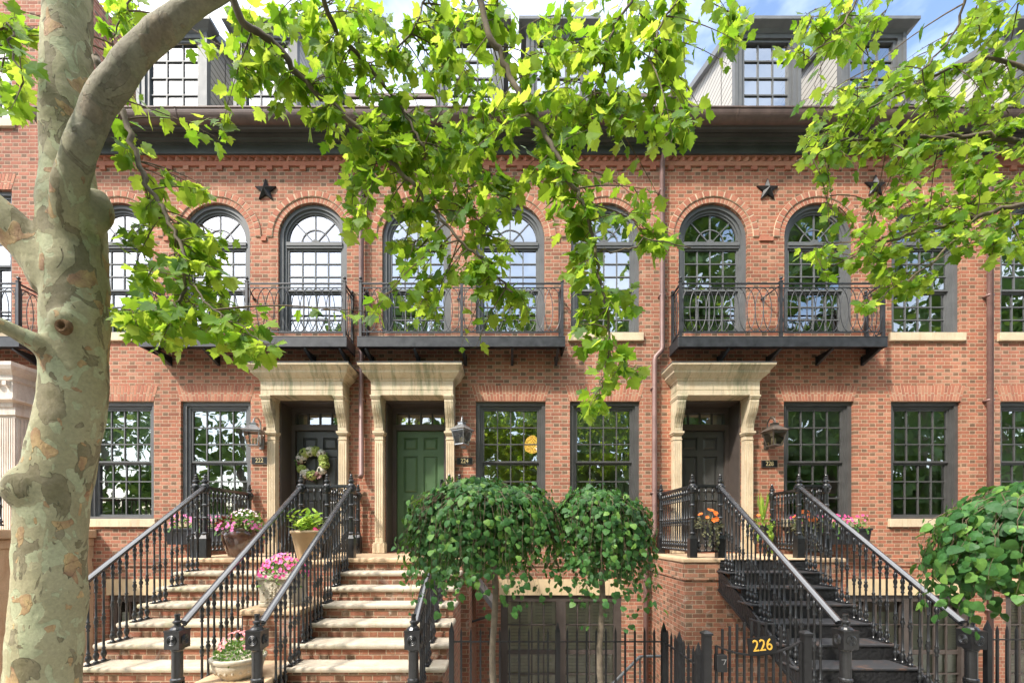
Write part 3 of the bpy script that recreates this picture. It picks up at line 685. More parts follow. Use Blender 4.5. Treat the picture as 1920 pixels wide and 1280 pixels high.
def lantern(px,py,yaw,label,mat):
    p=P(px,py,DW-.25); x,y,z=p
    o=T('wall_lantern',label,'lantern',(x,0,z),'lanterns beside the front doors')
    ca,sa=math.cos(yaw),math.sin(yaw)
    def rot(a,b): return (x+a*ca-b*sa, y+a*sa+b*ca)
    def ringq(hw,zz): return [rot(a*hw,b*hw)+(zz,) for a,b in ((-1,-1),(1,-1),(1,1),(-1,1))]
    c=MB(); bz,tz=z-.115,z+.115
    b4,t4=ringq(.085,bz),ringq(.13,tz)
    for k in range(4): c.bar(b4[k],t4[k],.014,.014)
    c.hexa(ringq(.092,bz-.018),ringq(.092,bz)); c.hexa(ringq(.135,tz),ringq(.165,tz+.015))
    for k in range(4): c.bar(t4[k],t4[(k+1)%4],.014,.02)
    obj('cage',c,M[mat],o)
    r=MB(); r.hexa(ringq(.165,tz+.015),ringq(.055,tz+.11)); r.hexa(ringq(.05,tz+.11),ringq(.05,tz+.15)); r.hexa(ringq(.062,tz+.15),ringq(.05,tz+.162))
    r.lathe([(.02,tz+.16),(.026,tz+.175),(.012,tz+.2)],10,(x,y,0)); obj('roof',r,M[mat],o)
    g=MB()
    for k in range(4):
        k2=(k+1)%4; g.face([b4[k],b4[k2],t4[k2],t4[k]])
    obj('glass',g,M['lamp_glass'],o)
    cn=MB()
    for dx,dy in ((0,-.02),(-.03,.02),(.03,.02)): cn.lathe([(0,bz),(.011,bz),(.011,bz+.12),(0,bz+.125)],8,(x+dx,y+dy,0))
    obj('candle',cn,M['cream_candle'],o)
    k=MB(); pts=[(x,-.012,z-.1),(x,-.03,z+.1),(x,-.04,z+.25)]
    n=14
    for i in range(n+1):
        a=math.pi*(i/n)*1.25; pts.append((x,-.04-.115+.115*math.cos(a),z+.28+.115*math.sin(a)))
    k.tube(pts,[.013]*len(pts),8); k.tube([(x,y,tz+.19),(x,y+.01,tz+.22),(x,y+.04,tz+.22)],.01,8); k.box(x-.045,x+.045,-.015,0,z-.14,z+.12); obj('bracket',k,M[mat],o)
M['lamp_glass']=glass_mat('lamp_glass',.06,(.92,.92,.88)); M['cream_candle']=simple('cream_candle',(.75,.6,.35),.5)
M['pewter']=simple('pale_pewter',(.34,.34,.34),.3,.6,.2)
lantern(476,822,R(12),'silvery four sided lantern left of the stone doorway with the wreath','pewter')
lantern(866,820,R(-30),'grey lantern right of the green door','pewter')
lantern(1452,822,R(8),'aged bronze lantern beside the dark door at the top of the black iron steps','bronze')
# ------------------------------------------------------------------ balconies
def balcony(label, x0, x1, posts, brs):
    d=.43; zt=5.19; zb=5.02; o=T('balcony',label,'balcony',((x0+x1)/2,0,zb),'iron balconies under the arched windows')
    m=MB(); m.box(x0,x1,-d,-d+.03,zb,zt); m.box(x0,x0+.03,-d+.03,-.004,zb,zt); m.box(x1-.03,x1,-d+.03,-.004,zb,zt)
    m.box(x0+.03,x1-.03,-d+.03,-.004,zt-.035,zt-.015)
    m.box(x0-.004,x1+.004,-d-.004,-.004,zt,zt+.012)
    obj('platform',m,M['iron_bal'],o,bevel=.004)
    zr=6.13; yf=-d+.035
    p=MB(); p.box(-.022,.022,-.022,.022,0,zr-zt+.03); p.box(-.03,.03,-.03,.03,zr-zt+.03,zr-zt+.045); p.lathe([(0,zr-zt+.045),(.014,zr-zt+.05),(.012,zr-zt+.065),(.03,zr-zt+.09),(.022,zr-zt+.115),(0,zr-zt+.122)],10)
    me=mesh('railing_post',p,M['iron_bal']); xs=[x0+.05]+posts+[x1-.05]
    for x in xs: inst('railing_post',me,o,(x,yf,zt))
    for x in (x0+.05,x1-.05): inst('railing_post',me,o,(x,-.03,zt-.04))
    def panel(a,b,n):
        a=Vector(a); b=Vector(b); k=MB(); Z=Vector((0,0,1))
        k.bar(a+Z*zr,b+Z*zr,.03,.022); k.bar(a+Z*(zr-.07),b+Z*(zr-.07),.014,.014); k.bar(a+Z*(zt+.1),b+Z*(zt+.1),.018,.018)
        t=(b-a); L=t.length; t.normalize(); hz=(zr-.07-zt-.1)/2-.006; cz=zt+.1+hz+.006; s=L/(n+1)
        for i in range(n):
            c=a+t*(s*(i+1)); w=min(s,.16)
            k.loop([c+t*(w*math.cos(2*math.pi*q/24))+Z*(cz+hz*math.sin(2*math.pi*q/24)) for q in range(24)],.0065,6)
        for e in (a+t*.03,b-t*.03): k.bar(e+Z*(zt+.1),e+Z*(zr-.07),.01,.01)
        obj('railing_panel',k,M['iron_bal'],o)
    for a,b in zip(xs[:-1],xs[1:]): panel((a+.02,yf,0),(b-.02,yf,0),max(2,round((b-a)/.152)-1))
    for x in (x0+.05,x1-.05): panel((x,yf+.02,0),(x,-.05,0),2)
    for x in brs:
        b=MB(); b.prismx([(-.004,zb-.16),(-.004,zb-.001),(-d+.03,zb-.001),(-d+.03,zb-.025),(-.03,zb-.16)],x-.006,x+.006)
        b.bar((x,-.02,zb-.16),(x,-d+.03,zb-.03),.05,.008); b.box(x-.025,x+.025,-.012,-.003,zb-.17,zb-.001); obj('bracket',b,M['iron_bal'],o)
    for x in posts:
        s=MB(); s.tube([(x,yf,zr-.02),(x-.1,-.02,zr-.05)],.012,8); s.lathe([(.03,-.02),(.03,.0)],10,(x-.1,-.015,zr-.05)); obj('stay_rod',s,M['iron_bal'],o)
M['iron_bal']=simple('satin_black_iron',(.028,.029,.032),.42,0,.35,9,.1,.5)
balcony('black balcony behind the sunlit leaves beside the mottled trunk',-6.42,-2.82,[-4.57],[-6.2,-5.32,-4.44,-3.56,-2.95])
balcony('black balcony over the green door, crossed by the hanging branches',-2.64,.97,[-.83],[-2.5,-1.65,-.8,.05,.85])
balcony('black balcony in clear view over the black iron steps',2.93,6.56,[4.73],[3.82,4.72,5.63,6.46])
balcony('black balcony end cut off by the left edge',-12,-8.5,[-10.2],[-11.0,-9.6,-8.65])

# ------------------------------------------------------------------ stoops
NZ=-1.55; TR=.29; RS=.178; LZ=1.424
def tread_z(k): return LZ-RS*k
def nose(k): return NZ-TR*k
def stone_stoop(label, lx0, lx1, sx0, sx1, tmat, cx):
    o=T('stone_stoop',label,'front steps',(cx,0,0),'stone stoops')
    b=MB()
    b.box(lx0+.05,lx1-.05,NZ+.05,-.003,-1.3,LZ-.07)
    for k in range(1,8): b.box(sx0+.04,sx1-.04,nose(k)+.04,nose(k-1)+.0399 if k>1 else NZ+.0499,-.02 if k>4 else -1.3,tread_z(k)-.06)
    obj('brick_base',b,M['stoopbrick'],o)
    l=MB(); l.box(lx0,lx1,NZ,-.002,LZ-.07,LZ); obj('landing_slab',l,M['slab'],o,bevel=.02)
    for k in range(1,8):
        t_=MB(); t_.box(sx0,sx1,nose(k),nose(k-1)+.035,tread_z(k)-.06,tread_z(k)); obj('tread',t_,M[tmat],o,bevel=.022)
    return o
stone_stoop('brick stoop with mossy stone treads below the wreath door',-4.95,-2.735,-4.75,-2.98,'tread',-3.85)
stone_stoop('brick stoop with clean pale stone treads below the green door',-2.73,-.55,-2.5,-.68,'tread2',-1.6)
o=T('stepped_pedestal','brick pedestal with sandstone caps stepping down between the two stone stoops','planter pedestal',(-2.74,-2.5,0))
b=MB(); b.box(-3.06,-2.42,-2.0,NZ-.002,-.02,LZ-.071); b.box(-3.06,-2.42,-2.95,-2.0,-.02,.85); b.box(-3.06,-2.42,-3.95,-2.95,-.02,.27); obj('brick_base',b,M['stoopbrick'],o)
for (ya,yb,z) in ((-2.03,NZ-.003,LZ),(-2.98,-2.001,.92),(-3.98,-2.951,.34)):
    s=MB(); s.box(-3.09,-2.39,ya,yb,z-.07,z); obj('cap_slab',s,M['slab'],o,bevel=.02)

# 228: brick landing pier with cast-iron flight
o=T('landing_pier','brick landing pier with sandstone slab carrying the dark door at the black steps','stoop landing',(3.7,0,0))
b=MB(); b.box(2.6,4.92,-1.5,-.003,-1.3,1.1); b.box(2.575,4.945,-1.525,-.003,1.1,LZ-.07); obj('brick_base',b,M['pierbrick'],o)
l=MB(); l.box(2.55,4.97,NZ,-.002,LZ-.07,LZ); obj('landing_slab',l,M['slab'],o,bevel=.02)
o=T('iron_stairs','black cast iron flight with ornate risers and rusty tread edges','front steps',(3.72,-2.7,0))
SX0,SX1=3.06,4.42
for k in range(1,8):
    t_=MB(); t_.box(SX0,SX1,nose(k)-.02,nose(k-1)+.02,tread_z(k)-.025,tread_z(k)); obj('tread',t_,M['iron_tread'],o,bevel=.006)
    r=MB(); r.box(SX0+.05,SX1-.05,nose(k-1)+.0,nose(k-1)+.02,tread_z(k),tread_z(k-1)-.026); obj('riser',r,M['cast'],o)
for x in (SX0+.02,SX1-.05):
    s=MB(); poly=[(NZ-.001,LZ-.1),(NZ-.001,LZ-.38)]+[(nose(8)+.02,-.02),(nose(8)+.02,.1)]
    s.prismx([(NZ-.001,LZ-.15),(NZ-.001,LZ-.46),(nose(7)-.05,-.0),(nose(7)-.05,.14)],x,x+.03); obj('stringer',s,M['cast'],o)
    s=MB(); s.bar((x+.015,NZ,LZ-.46),(x+.015,nose(7)-.05,-.0),.055,.03); obj('stringer_flange',s,M['iron'],o)

# ------------------------------------------------------------------ turned iron railings
def S(pr): return pr
BAL=[(.026,0),(.026,.012),(.016,.02),(.014,.035),(.026,.06),(.029,.08),(.022,.105),(.013,.125),(.02,.135),(.02,.145),(.0125,.155),(.0115,.40),(.017,.41),(.017,.42),(.012,.43),(.023,.46),(.023,.475),(.012,.5),(.018,.51),(.018,.52),(.0115,.53),(.0105,.80),(.018,.81),(.018,.82),(.012,.83),(.022,.87),(.012,.905),(.02,.915),(.022,.955),(.014,.965),(.012,1.0)]
mb=MB(); mb.lathe(BAL,9); ME_BAL=mesh('baluster',mb,M['iron'],smooth=True)
def post_mesh(top=True):
    m=MB(); m.box(-.055,.055,-.055,.055,0,.3); m.hexa([(-.055,-.055,.3),(.055,-.055,.3),(.055,.055,.3),(-.055,.055,.3)],[(-.032,-.032,.36),(.032,-.032,.36),(.032,.032,.36),(-.032,.032,.36)])
    m.lathe([(.036,.35),(.046,.37),(.046,.385),(.036,.40),(.034,.60),(.044,.61),(.044,.625),(.034,.64),(.034,.8),(.044,.81),(.044,.825),(.034,.84),(.033,1.0),(.05,1.02),(.055,1.06),(.055,1.13),(.045,1.15),(.025,1.16),(.028,1.17),(.046,1.185),(.042,1.21),(.024,1.225),(.03,1.235),(.03,1.25),(.018,1.26),(.022,1.285),(.016,1.30),(0,1.305)],14)
    m.lathe([(.05,.002),(.05,.0)],4)
    for k in range(4):   # rosettes on the collar
        a=k*math.pi/2; c=Vector((math.cos(a)*.053,math.sin(a)*.053,1.09)); u=Vector((-math.sin(a),math.cos(a),0)); nrm=Vector((math.cos(a),math.sin(a),0))
        for rr in (.03,.014):
            m.loop([c+nrm*.006+u*(rr*math.cos(q*math.pi/7))+Vector((0,0,rr*math.sin(q*math.pi/7))) for q in range(14)],.005,5)
    return mesh('post',m,M['iron'])
ME_POST=post_mesh()
def newel_mesh():
    m=MB(); m.lathe([(.085,0),(.085,.04),(.07,.06),(.062,.08),(.06,.12),(.058,.42),(.068,.43),(.068,.45),(.055,.46),(.054,.72),(.066,.735),(.066,.75)],20)
    for k in range(12):   # rope-twist foot
        pts=[(.061*math.cos(k*math.pi/6+q*.28),.061*math.sin(k*math.pi/6+q*.28),.12+q*.03) for q in range(11)]; m.tube(pts,.007,5)
    m.box(-.082,.082,-.082,.082,.75,.92); m.box(-.087,.087,-.087,.087,.915,.93)
    m.lathe([(.07,.93),(.07,.935),(.055,.955),(.035,.965),(.03,.985),(.044,.995),(.044,1.01),(.026,1.02),(.024,1.06),(.03,1.065),(.028,1.08),(0,1.083)],14)
    for k in range(4):
        a=k*math.pi/2; c=Vector((math.cos(a)*.083,math.sin(a)*.083,.835)); u=Vector((-math.sin(a),math.cos(a),0)); nrm=Vector((math.cos(a),math.sin(a),0))
        for rr in (.045,.03,.012):
            m.loop([c+nrm*.004+u*(rr*math.cos(q*math.pi/8))+Vector((0,0,rr*math.sin(q*math.pi/8))) for q in range(16)],.007,5)
    return mesh('newel_post',m,M['iron'])
ME_NEWEL=newel_mesh()
YT,ZT,YB,ZB=-1.42,2.50,-3.83,.90     # handrail ends
def rail_z(y): return ZT+(y-YT)*(ZT-ZB)/(YT-YB)
def handrail(mb,a,b,w=.034):
    a=Vector(a); b=Vector(b); t=(b-a).normalized(); up=Vector((0,0,1)) if abs(t.z)<.9 else Vector((0,1,0)); n=t.cross(up).normalized(); u=n.cross(t).normalized()
    prof=[(-.8,-.55),(.8,-.55),(.8,-.25),(1.1,-.05),(1.05,.4),(.6,.75),(0,.9),(-.6,.75),(-1.05,.4),(-1.1,-.05),(-.8,-.25)]
    k=len(mb.v); m=len(prof)
    for p in (a,b): mb.v += [tuple(p+n*(x*w)+u*(z*w)) for x,z in prof]
    for i in range(m): j=(i+1)%m; mb.f.append((k+i,k+j,k+m+j,k+m+i)); mb.m.append(0)
    mb.f.append(tuple(k+i for i in range(m))); mb.f.append(tuple(k+m+i for i in reversed(range(m)))); mb.m+=[0,0]
def stair_rail(label,x,xb=None,top_post=True):
    xb=x if xb is None else xb
    def X(y): return x+(xb-x)*(y-YT)/(YB-YT)
    o=T('stair_railing',label,'stair railing',(X(YB),YB,0),'turned iron stair railings')
    h=MB(); handrail(h,(x,YT,ZT),(X(YB+.06),YB+.06,rail_z(YB+.06))); obj('handrail',h,M['iron_rail'],o)
    f=MB(); f.bar((x,YT,ZT-.03),(X(YB+.06),YB+.06,rail_z(YB+.06)-.03),.03,.012); obj('rail_channel',f,M['iron'],o)
    if top_post: inst('post',ME_POST,o,(x,YT-.02,LZ),(1,1,.96))
    inst('newel_post',ME_NEWEL,o,(xb,YB-.02,-.0),(.86,.86,.96))
    for k in range(1,8):
        pl=MB(); y0=nose(k)+.02; y1=nose(k-1)-.005
        pl.box(X(y0)-.035,X(y0)+.035,y0,y1,tread_z(k)+.001,tread_z(k)+.011); obj('foot_plate',pl,M['iron'],o)
        for j in range(3):
            y=nose(k)+.055+j*.09; z=tread_z(k)+.01; inst('baluster',ME_BAL,o,(X(y),y,z),(1,1,rail_z(y)-.035-z))
M['iron_rail']=simple('worn_gloss_handrail',(.03,.032,.036),.24,0,.3,12,.08,.8,.4)
stair_rail('leftmost stair railing, running down behind the mottled trunk',-4.56)
stair_rail('iron stair railing on the wreath side of the stepped pedestal',-3.12)
stair_rail('iron stair railing on the green door side of the stepped pedestal',-2.37)
stair_rail('iron stair railing partly hidden by the round leafy tree beside the green door steps',-.9)
stair_rail('iron stair railing on the brick pier side of the black flight, behind the gate',3.16)
stair_rail('rightmost iron stair railing, sloping down to the bushy tree at the right edge',4.34)
def land_rail(label,pts,posts,skip=0):
    o=T('landing_railing',label,'landing railing',(pts[0][0],pts[0][1],LZ),'turned iron landing railings')
    for p in posts: inst('post',ME_POST,o,(p[0],p[1],LZ),(1,1,.96))
    for a,b in zip(pts[:-1],pts[1:]):
        m=MB(); A=Vector((a[0],a[1],0)); B=Vector((b[0],b[1],0)); Z=Vector((0,0,1))
        m.bar(A+Z*2.5,B+Z*2.5,.045,.035); m.bar(A+Z*2.478,B+Z*2.478,.03,.012); obj('rail',m,M['iron'],o)
        m=MB(); m.bar(A+Z*1.515,B+Z*1.515,.035,.02); obj('rail',m,M['iron'],o)
        L=(B-A).length; n=max(2,round(L/.098)); 
        for k in range(1,n):
            p=A+(B-A)*k/n; inst('baluster',ME_BAL,o,(p.x,p.y,1.525),(1,1,.948))
YF=-1.42; YW=-.09
land_rail('landing railing beside the brown glazed urn under the left ground floor window',[(-4.71,YW),(-4.71,YF),(-4.56,YF)],[(-4.71,YW),(-4.71,YF)])
land_rail('landing railing dividing the wreath door from the green door',[(-3.12,YF),(-2.74,YF),(-2.74,YW)],[(-2.74,YF),(-2.74,YW)])
land_rail('short landing railing linking the divider to the green door steps',[(-2.70,YF),(-2.37,YF)],[])
land_rail('landing railing between the green door and the round leafy tree',[(-.9,YF),(-.75,YF),(-.75,YW)],[(-.75,YF),(-.75,YW)])
land_rail('landing railing on the brick pier behind the orange flower pot',[(2.75,YW),(2.75,YF),(3.16,YF)],[(2.75,YW),(2.75,YF)])
land_rail('landing railing under the right house window box beside the lime green plant',[(4.34,YF),(4.76,YF),(4.76,YW)],[(4.76,YF),(4.76,YW)])
# neighbour at the left edge
o=T('stone_stoop','brownstone landing at the left edge under the pale fluted entrance','front steps',(-9.6,0,0)); b=MB(); b.box(-11,-7.62,-1.5,-.003,-1.3,1.55); obj('base',b,M['slab'],o)
for z in (1.55,1.7):
    b=MB(); b.box(-11.05,-7.6+.05*(z>1.6),-1.55,-.002,z+.003,z+.15); obj('slab',b,M['slab'],o,bevel=.02)
o=T('landing_railing','black landing railing at the left edge before the pale fluted entrance','landing railing',(-8.6,-1.42,1.85),'turned iron landing railings')
for za,zb in ((2.5,2.54),(1.9,1.92)): m=MB(); m.box(-10.5,-7.62,-1.44,-1.4,za,zb); obj('rail',m,M['iron'],o)
for k in range(12): inst('baluster',ME_BAL,o,(-8.75+k*.1,-1.42,1.92),(1,1,.58))

# ------------------------------------------------------------------ fence, gate
def picket_fence(label,pts,zt,sp,big=()):
    o=T('picket_fence',label,'fence',(pts[0][0],pts[0][1],0),'black picket fences')
    pm=MB(); r=.0085; pm.hexa([(-r,-r,0),(r,-r,0),(r,r,0),(-r,r,0)],[(-r,-r,zt-.05),(r,-r,zt-.05),(r,r,zt-.05),(-r,r,zt-.05)]); pm.hexa([(-r,-r,zt-.05),(r,-r,zt-.05),(r,r,zt-.05),(-r,r,zt-.05)],[(-.001,-.001,zt),(.001,-.001,zt),(.001,.001,zt),(-.001,.001,zt)])
    me=mesh('picket',pm,M['iron_matt'])
    qm=MB(); r=.022; zz=zt+.05; qm.box(-r,r,-r,r,0,zz-.09); qm.hexa([(-r,-r,zz-.09),(r,-r,zz-.09),(r,r,zz-.09),(-r,r,zz-.09)],[(-.002,-.002,zz),(.002,-.002,zz),(.002,.002,zz),(-.002,.002,zz)]); mq=mesh('post',qm,M['iron_matt'])
    for a,b in zip(pts[:-1],pts[1:]):
        A=Vector((a[0],a[1],0)); B=Vector((b[0],b[1],0)); L=(B-A).length; n=round(L/sp)
        Z=Vector((0,0,1))
        for hz in (zt-.135,.12): m=MB(); m.bar(A+Z*hz,B+Z*hz,.018,.012); obj('rail',m,M['iron_matt'],o)
        for k in range(n+1):
            p=A+(B-A)*k/n
            if k==0 or k==n or k==n//2: inst('post',mq,o,(p.x,p.y,0))
            else: inst('picket',me,o,(p.x,p.y,0))
picket_fence('black picket fence in front of the shuttered basement window below the round leafy trees',[(-.55,-3.8),(1.47,-3.8),(1.47,-4.55)],.90,.0925)
picket_fence('black picket fence at the lower right corner under the bushy tree',[(4.55,-3.8),(8.6,-3.8)],.92,.0925)
picket_fence('black picket fence at the lower left corner behind the mottled trunk',[(-9.0,-3.8),(-5.2,-3.8)],.92,.0925)

o=T('garden_gate','black iron gate with dipped top rail below the brick pier','gate',(1.9,-4.6,0))
Y=-4.6; gx0,gx1=1.51,2.27
pm=MB(); pm.box(-.028,.028,-.028,.028,0,1.02); pm.box(-.036,.036,-.036,.036,1.02,1.035); pm.hexa([(-.036,-.036,1.035),(.036,-.036,1.035),(.036,.036,1.035),(-.036,.036,1.035)],[(-.012,-.012,1.052),(.012,-.012,1.052),(.012,.012,1.052),(-.012,.012,1.052)])
mp=mesh('post',pm,M['iron_matt'])
for x in (gx0,gx1): inst('post',mp,o,(x,Y,0))
def gz(x): t=(x-gx0)/(gx1-gx0); return .865+.12*(2*t-1)**2+.015*(t-.5)
m=MB(); xs=[gx0+.075+(gx1-gx0-.115)*k/20 for k in range(21)]
for a,b in zip(xs[:-1],xs[1:]): m.bar((a,Y,gz(a)),(b,Y,gz(b)),.022,.012)
m.box(xs[0]-.008,xs[0]+.008,Y-.01,Y+.01,.05,gz(xs[0])); m.box(xs[-1]-.008,xs[-1]+.008,Y-.01,Y+.01,.05,gz(xs[-1])); m.box(xs[0],xs[-1],Y-.01,Y+.01,.1,.125); obj('gate_frame',m,M['iron_matt'],o)
for k in range(1,11):
    x=gx0+.075+.056*k
    if x>gx1-.06: break
    m=MB(); m.box(x-.0075,x+.0075,Y+.011,Y+.026,.08,gz(gx0)+.02+.12*math.sin(math.pi*(x-gx0)/(gx1-gx0))); obj('bar',m,M['iron_matt'],o)
m=MB(); m.box(gx0+.068,gx0+.145,Y-.03,Y+.028,.74,.87); l=obj('lock_case',m,M['iron_matt'],o,bevel=.004)
m=MB(); m.box(gx0+.1,gx0+.137,Y-.034,Y-.03,.835,.839); m.bar((gx0+.131,Y-.034,.835),(gx0+.116,Y-.034,.80),.004,.004); obj('latch_lever',m,M['pewter'],l)
p=P(1428.5,1209,3.28); o=T('gate_number_sign','black sign with gold 226 fixed over the dipped gate rail','sign',(p.x,p.y,p.z-.06))
s=MB(); s.box(-.105,.105,-.006,.006,-.064,.064); me=mesh('sign_plate',s,M['black_plate']); so=inst('sign_plate',me,o,p); so.rotation_euler=(0,R(-6),0)
me=text_mesh('226',.125,.003,.82); me.materials.clear(); me.materials.append(M['gold']); do=inst('digits',me,o,(p.x,p.y-.009,p.z)); do.rotation_euler=(0,R(-6),0)
# pipe rail of the sunken yard
m=MB(); m.tube([P(1120,1310,5.3),P(1200,1230,5.6),P(1242,1229,5.6),P(1250,1229,5.6)],.02,8)
for q in ((1200,1230),(1166,1264)):
    a=P(q[0],q[1],5.6); m.tube([a,(a.x,a.y,-1.25)],.012,6)
tag(obj('areaway_handrail',m,M['frame'],None,loc=(1.5,-2.4,-1.25)),'thin grey pipe handrail down to the sunken yard beside the brick pier','handrail')
# metal hood over the basement entrance beside the green door steps
o=T('entry_hood','slanted grey metal hood over the basement entrance behind the left round tree','canopy',(-.55,-.5,.5))
m=MB(); a=P(868,1058,6.9); b=P(930,1142,6.9); m.hexa([(a.x,a.y,a.z-.09),(b.x,b.y,b.z-.09),(b.x,b.y+.75,b.z-.09),(a.x,a.y+.75,a.z-.09)],[(a.x,a.y,a.z+.02),(b.x,b.y,b.z+.02),(b.x,b.y+.75,b.z+.02),(a.x,a.y+.75,a.z+.02)]); obj('roof_sheet',m,M['hood'],o)
m=MB(); m.tube([P(880,1166,6.9),P(926,1152,6.9)],.018,8); m.tube([P(928,1140,6.9),P(928,1152,6.9)],.014,6); m.tube([P(880,1166,6.9),P(880,1166,7.3)],.014,6); obj('stay_rod',m,M['iron_matt'],o)
# ------------------------------------------------------------------ leaves and flowers
def add_leaf(mb, outline, base, tipdir, normal, size, fold=.18, curl=.12):
    t=Vector(tipdir).normalized(); n=Vector(normal); s=t.cross(n)
    if s.length<1e-3: s=t.orthogonal()
    s.normalize(); n=s.cross(t)
    b=len(mb.v); cen=base+t*(size*.42)
    mb.v.append(tuple(cen))
    for (x,y) in outline:
        mb.v.append(tuple(base+t*(y*size)+s*(x*size)+n*(abs(x)*fold*size-curl*size*(y-.4)**2)))
    m=len(outline)
    for i in range(m): mb.f.append((b,b+1+i,b+1+(i+1)%m)); mb.m.append(mb.cm)
MAPLE=[(0,0),(.12,-.06),(.30,-.05),(.40,.06),(.50,.10),(.41,.19),(.53,.26),(.65,.33),(.75,.51),(.58,.47),(.48,.50),(.35,.49),(.37,.60),(.43,.70),(.30,.74),(.21,.86),(.10,.9),(0,1.08)]
MAPLE=MAPLE+[(-x,y) for x,y in reversed(MAPLE[1:-1])]
HEART=[(0,.06),(.2,0),(.4,.12),(.46,.34),(.34,.64),(.14,.88),(0,1.0)]; HEART=HEART+[(-x,y) for x,y in reversed(HEART[1:-1])]
OVAL=[(0,0),(.16,.2),(.2,.5),(.12,.8),(0,1)]; OVAL=OVAL+[(-x,y) for x,y in reversed(OVAL[1:-1])]
BLADE=[(0,0),(.03,.3),(.025,.7),(0,1),(-.025,.7),(-.03,.3)]
def rvec(g=None):
    g=g or random; return Vector((g.gauss(0,1),g.gauss(0,1),g.gauss(0,1))).normalized()
def bez(a,c,b,n): return [a*(1-t)**2+c*(2*t*(1-t))+b*t*t for t in [i/n for i in range(n+1)]]
def flower(mb,c,nrm,r,n=5,cup=.25):
    nrm=Vector(nrm).normalized(); u=nrm.orthogonal().normalized(); w=nrm.cross(u); b=len(mb.v)
    mb.v.append(tuple(c-nrm*r*cup)); m=n*2; ph=random.random()*6
    for k in range(m):
        a=ph+2*math.pi*k/m; rr=r*(1 if k%2==0 else .78); mb.v.append(tuple(c+(u*math.cos(a)+w*math.sin(a))*rr))
    for k in range(m): mb.f.append((b,b+1+k,b+1+(k+1)%m)); mb.m.append(mb.cm)

# ------------------------------------------------------------------ planters
def foliage_dome(c,rx,ry,rz,n,size,outline=OVAL,droop=.0,g=None):
    mb=MB(); g=g or random
    for _ in range(n):
        v=rvec(g); v.z=abs(v.z); k=g.uniform(.55,1.0)
        p=Vector((c[0]+v.x*rx*k,c[1]+v.y*ry*k,c[2]+v.z*rz*k))
        if g.random()<droop: p.z-=g.uniform(0,rz*.8); p.x+=v.x*rx*.2; p.y+=v.y*ry*.2
        add_leaf(mb,outline,p,v+rvec(g)*.7+Vector((0,0,-.25)),v+rvec(g)*.8+Vector((0,0,.6)),size*g.uniform(.6,1.25))
    return mb
def each(name,mbs,mat,o):
    for m_ in mbs: obj(name,m_,mat,o)
def blooms(c,rx,ry,rz,n,r,front=True,zlo=0,g=None,sep=False):
    mb=MB(); g=g or random; out=[]
    while n>0:
        v=rvec(g); v.z=abs(v.z)
        if front and v.y>.45: continue
        if v.z<zlo: continue
        p=Vector((c[0]+v.x*rx,c[1]+v.y*ry,c[2]+v.z*rz)); flower(mb,p,v+Vector((0,-.7,.2))+rvec(g)*.35,r*g.uniform(.75,1.2)); n-=1
        if sep: out.append(mb); mb=MB()
    return out if sep else mb
G=random.Random(3)
# brown glazed urn
x,y,z=-4.17,-1.22,LZ+.002; o=T('flower_urn','brown glazed urn of pink petunias and russet leaves on the upper left landing','planter',(x,y,z))
m=MB(); m.lathe([(.0,0),(.14,0),(.16,.02),(.21,.14),(.245,.25),(.255,.33),(.25,.38),(.232,.40),(.235,.42),(.25,.43),(.24,.445),(.21,.44),(.21,.38),(0,.37)],28,(x,y,z)); obj('urn',m,M['glaze'],o,smooth=True)
obj('foliage',foliage_dome((x+.05,y,z+.42),.3,.22,.3,420,.075,OVAL,.2,G),M['herb'],o)
obj('russet_foliage',foliage_dome((x-.14,y-.05,z+.47),.17,.16,.15,170,.06,OVAL,0,G),M['darkred'],o)
each('flower',blooms((x,y-.02,z+.40),.34,.28,.18,58,.026,True,0,G,True),M['pink'],o)
each('pale_flower',blooms((x+.08,y-.02,z+.48),.26,.22,.26,34,.019,True,.55,G,True),M['cream_pink'],o)
# tan pot
x,y,z=-2.86,-1.78,LZ+.002; o=T('flower_pot','tan tapered pot of bright green leaves between the two stoops','planter',(x,y,z))
m=MB(); m.lathe([(0,0),(.135,0),(.14,.015),(.215,.36),(.232,.365),(.235,.40),(.215,.405),(.2,.36),(0,.35)],28,(x,y,z)); obj('pot',m,M['terracotta'],o,smooth=True)
mb=MB()
for k in range(26):
    a=G.uniform(0,6.28); r=G.uniform(.03,.2); b=Vector((x+r*math.cos(a)*.6,y+r*math.sin(a)*.6,z+.36)); tip=b+Vector((math.cos(a)*r*.8,math.sin(a)*r*.8,G.uniform(.12,.30)))
    for q in range(7):
        t=.25+.75*q/6; aa=q*1.57+a; pp=b.lerp(tip,t); add_leaf(mb,OVAL,pp,Vector((math.cos(aa),math.sin(aa),.35+.5*(q==6))),Vector((0,0,1))+rvec(G)*.4,G.uniform(.09,.15))
obj('foliage',mb,M['lime'],o); each('flower',blooms((x+.16,y-.08,z+.40),.05,.05,.06,3,.03,True,0,G,True),M['hotpink'],o)
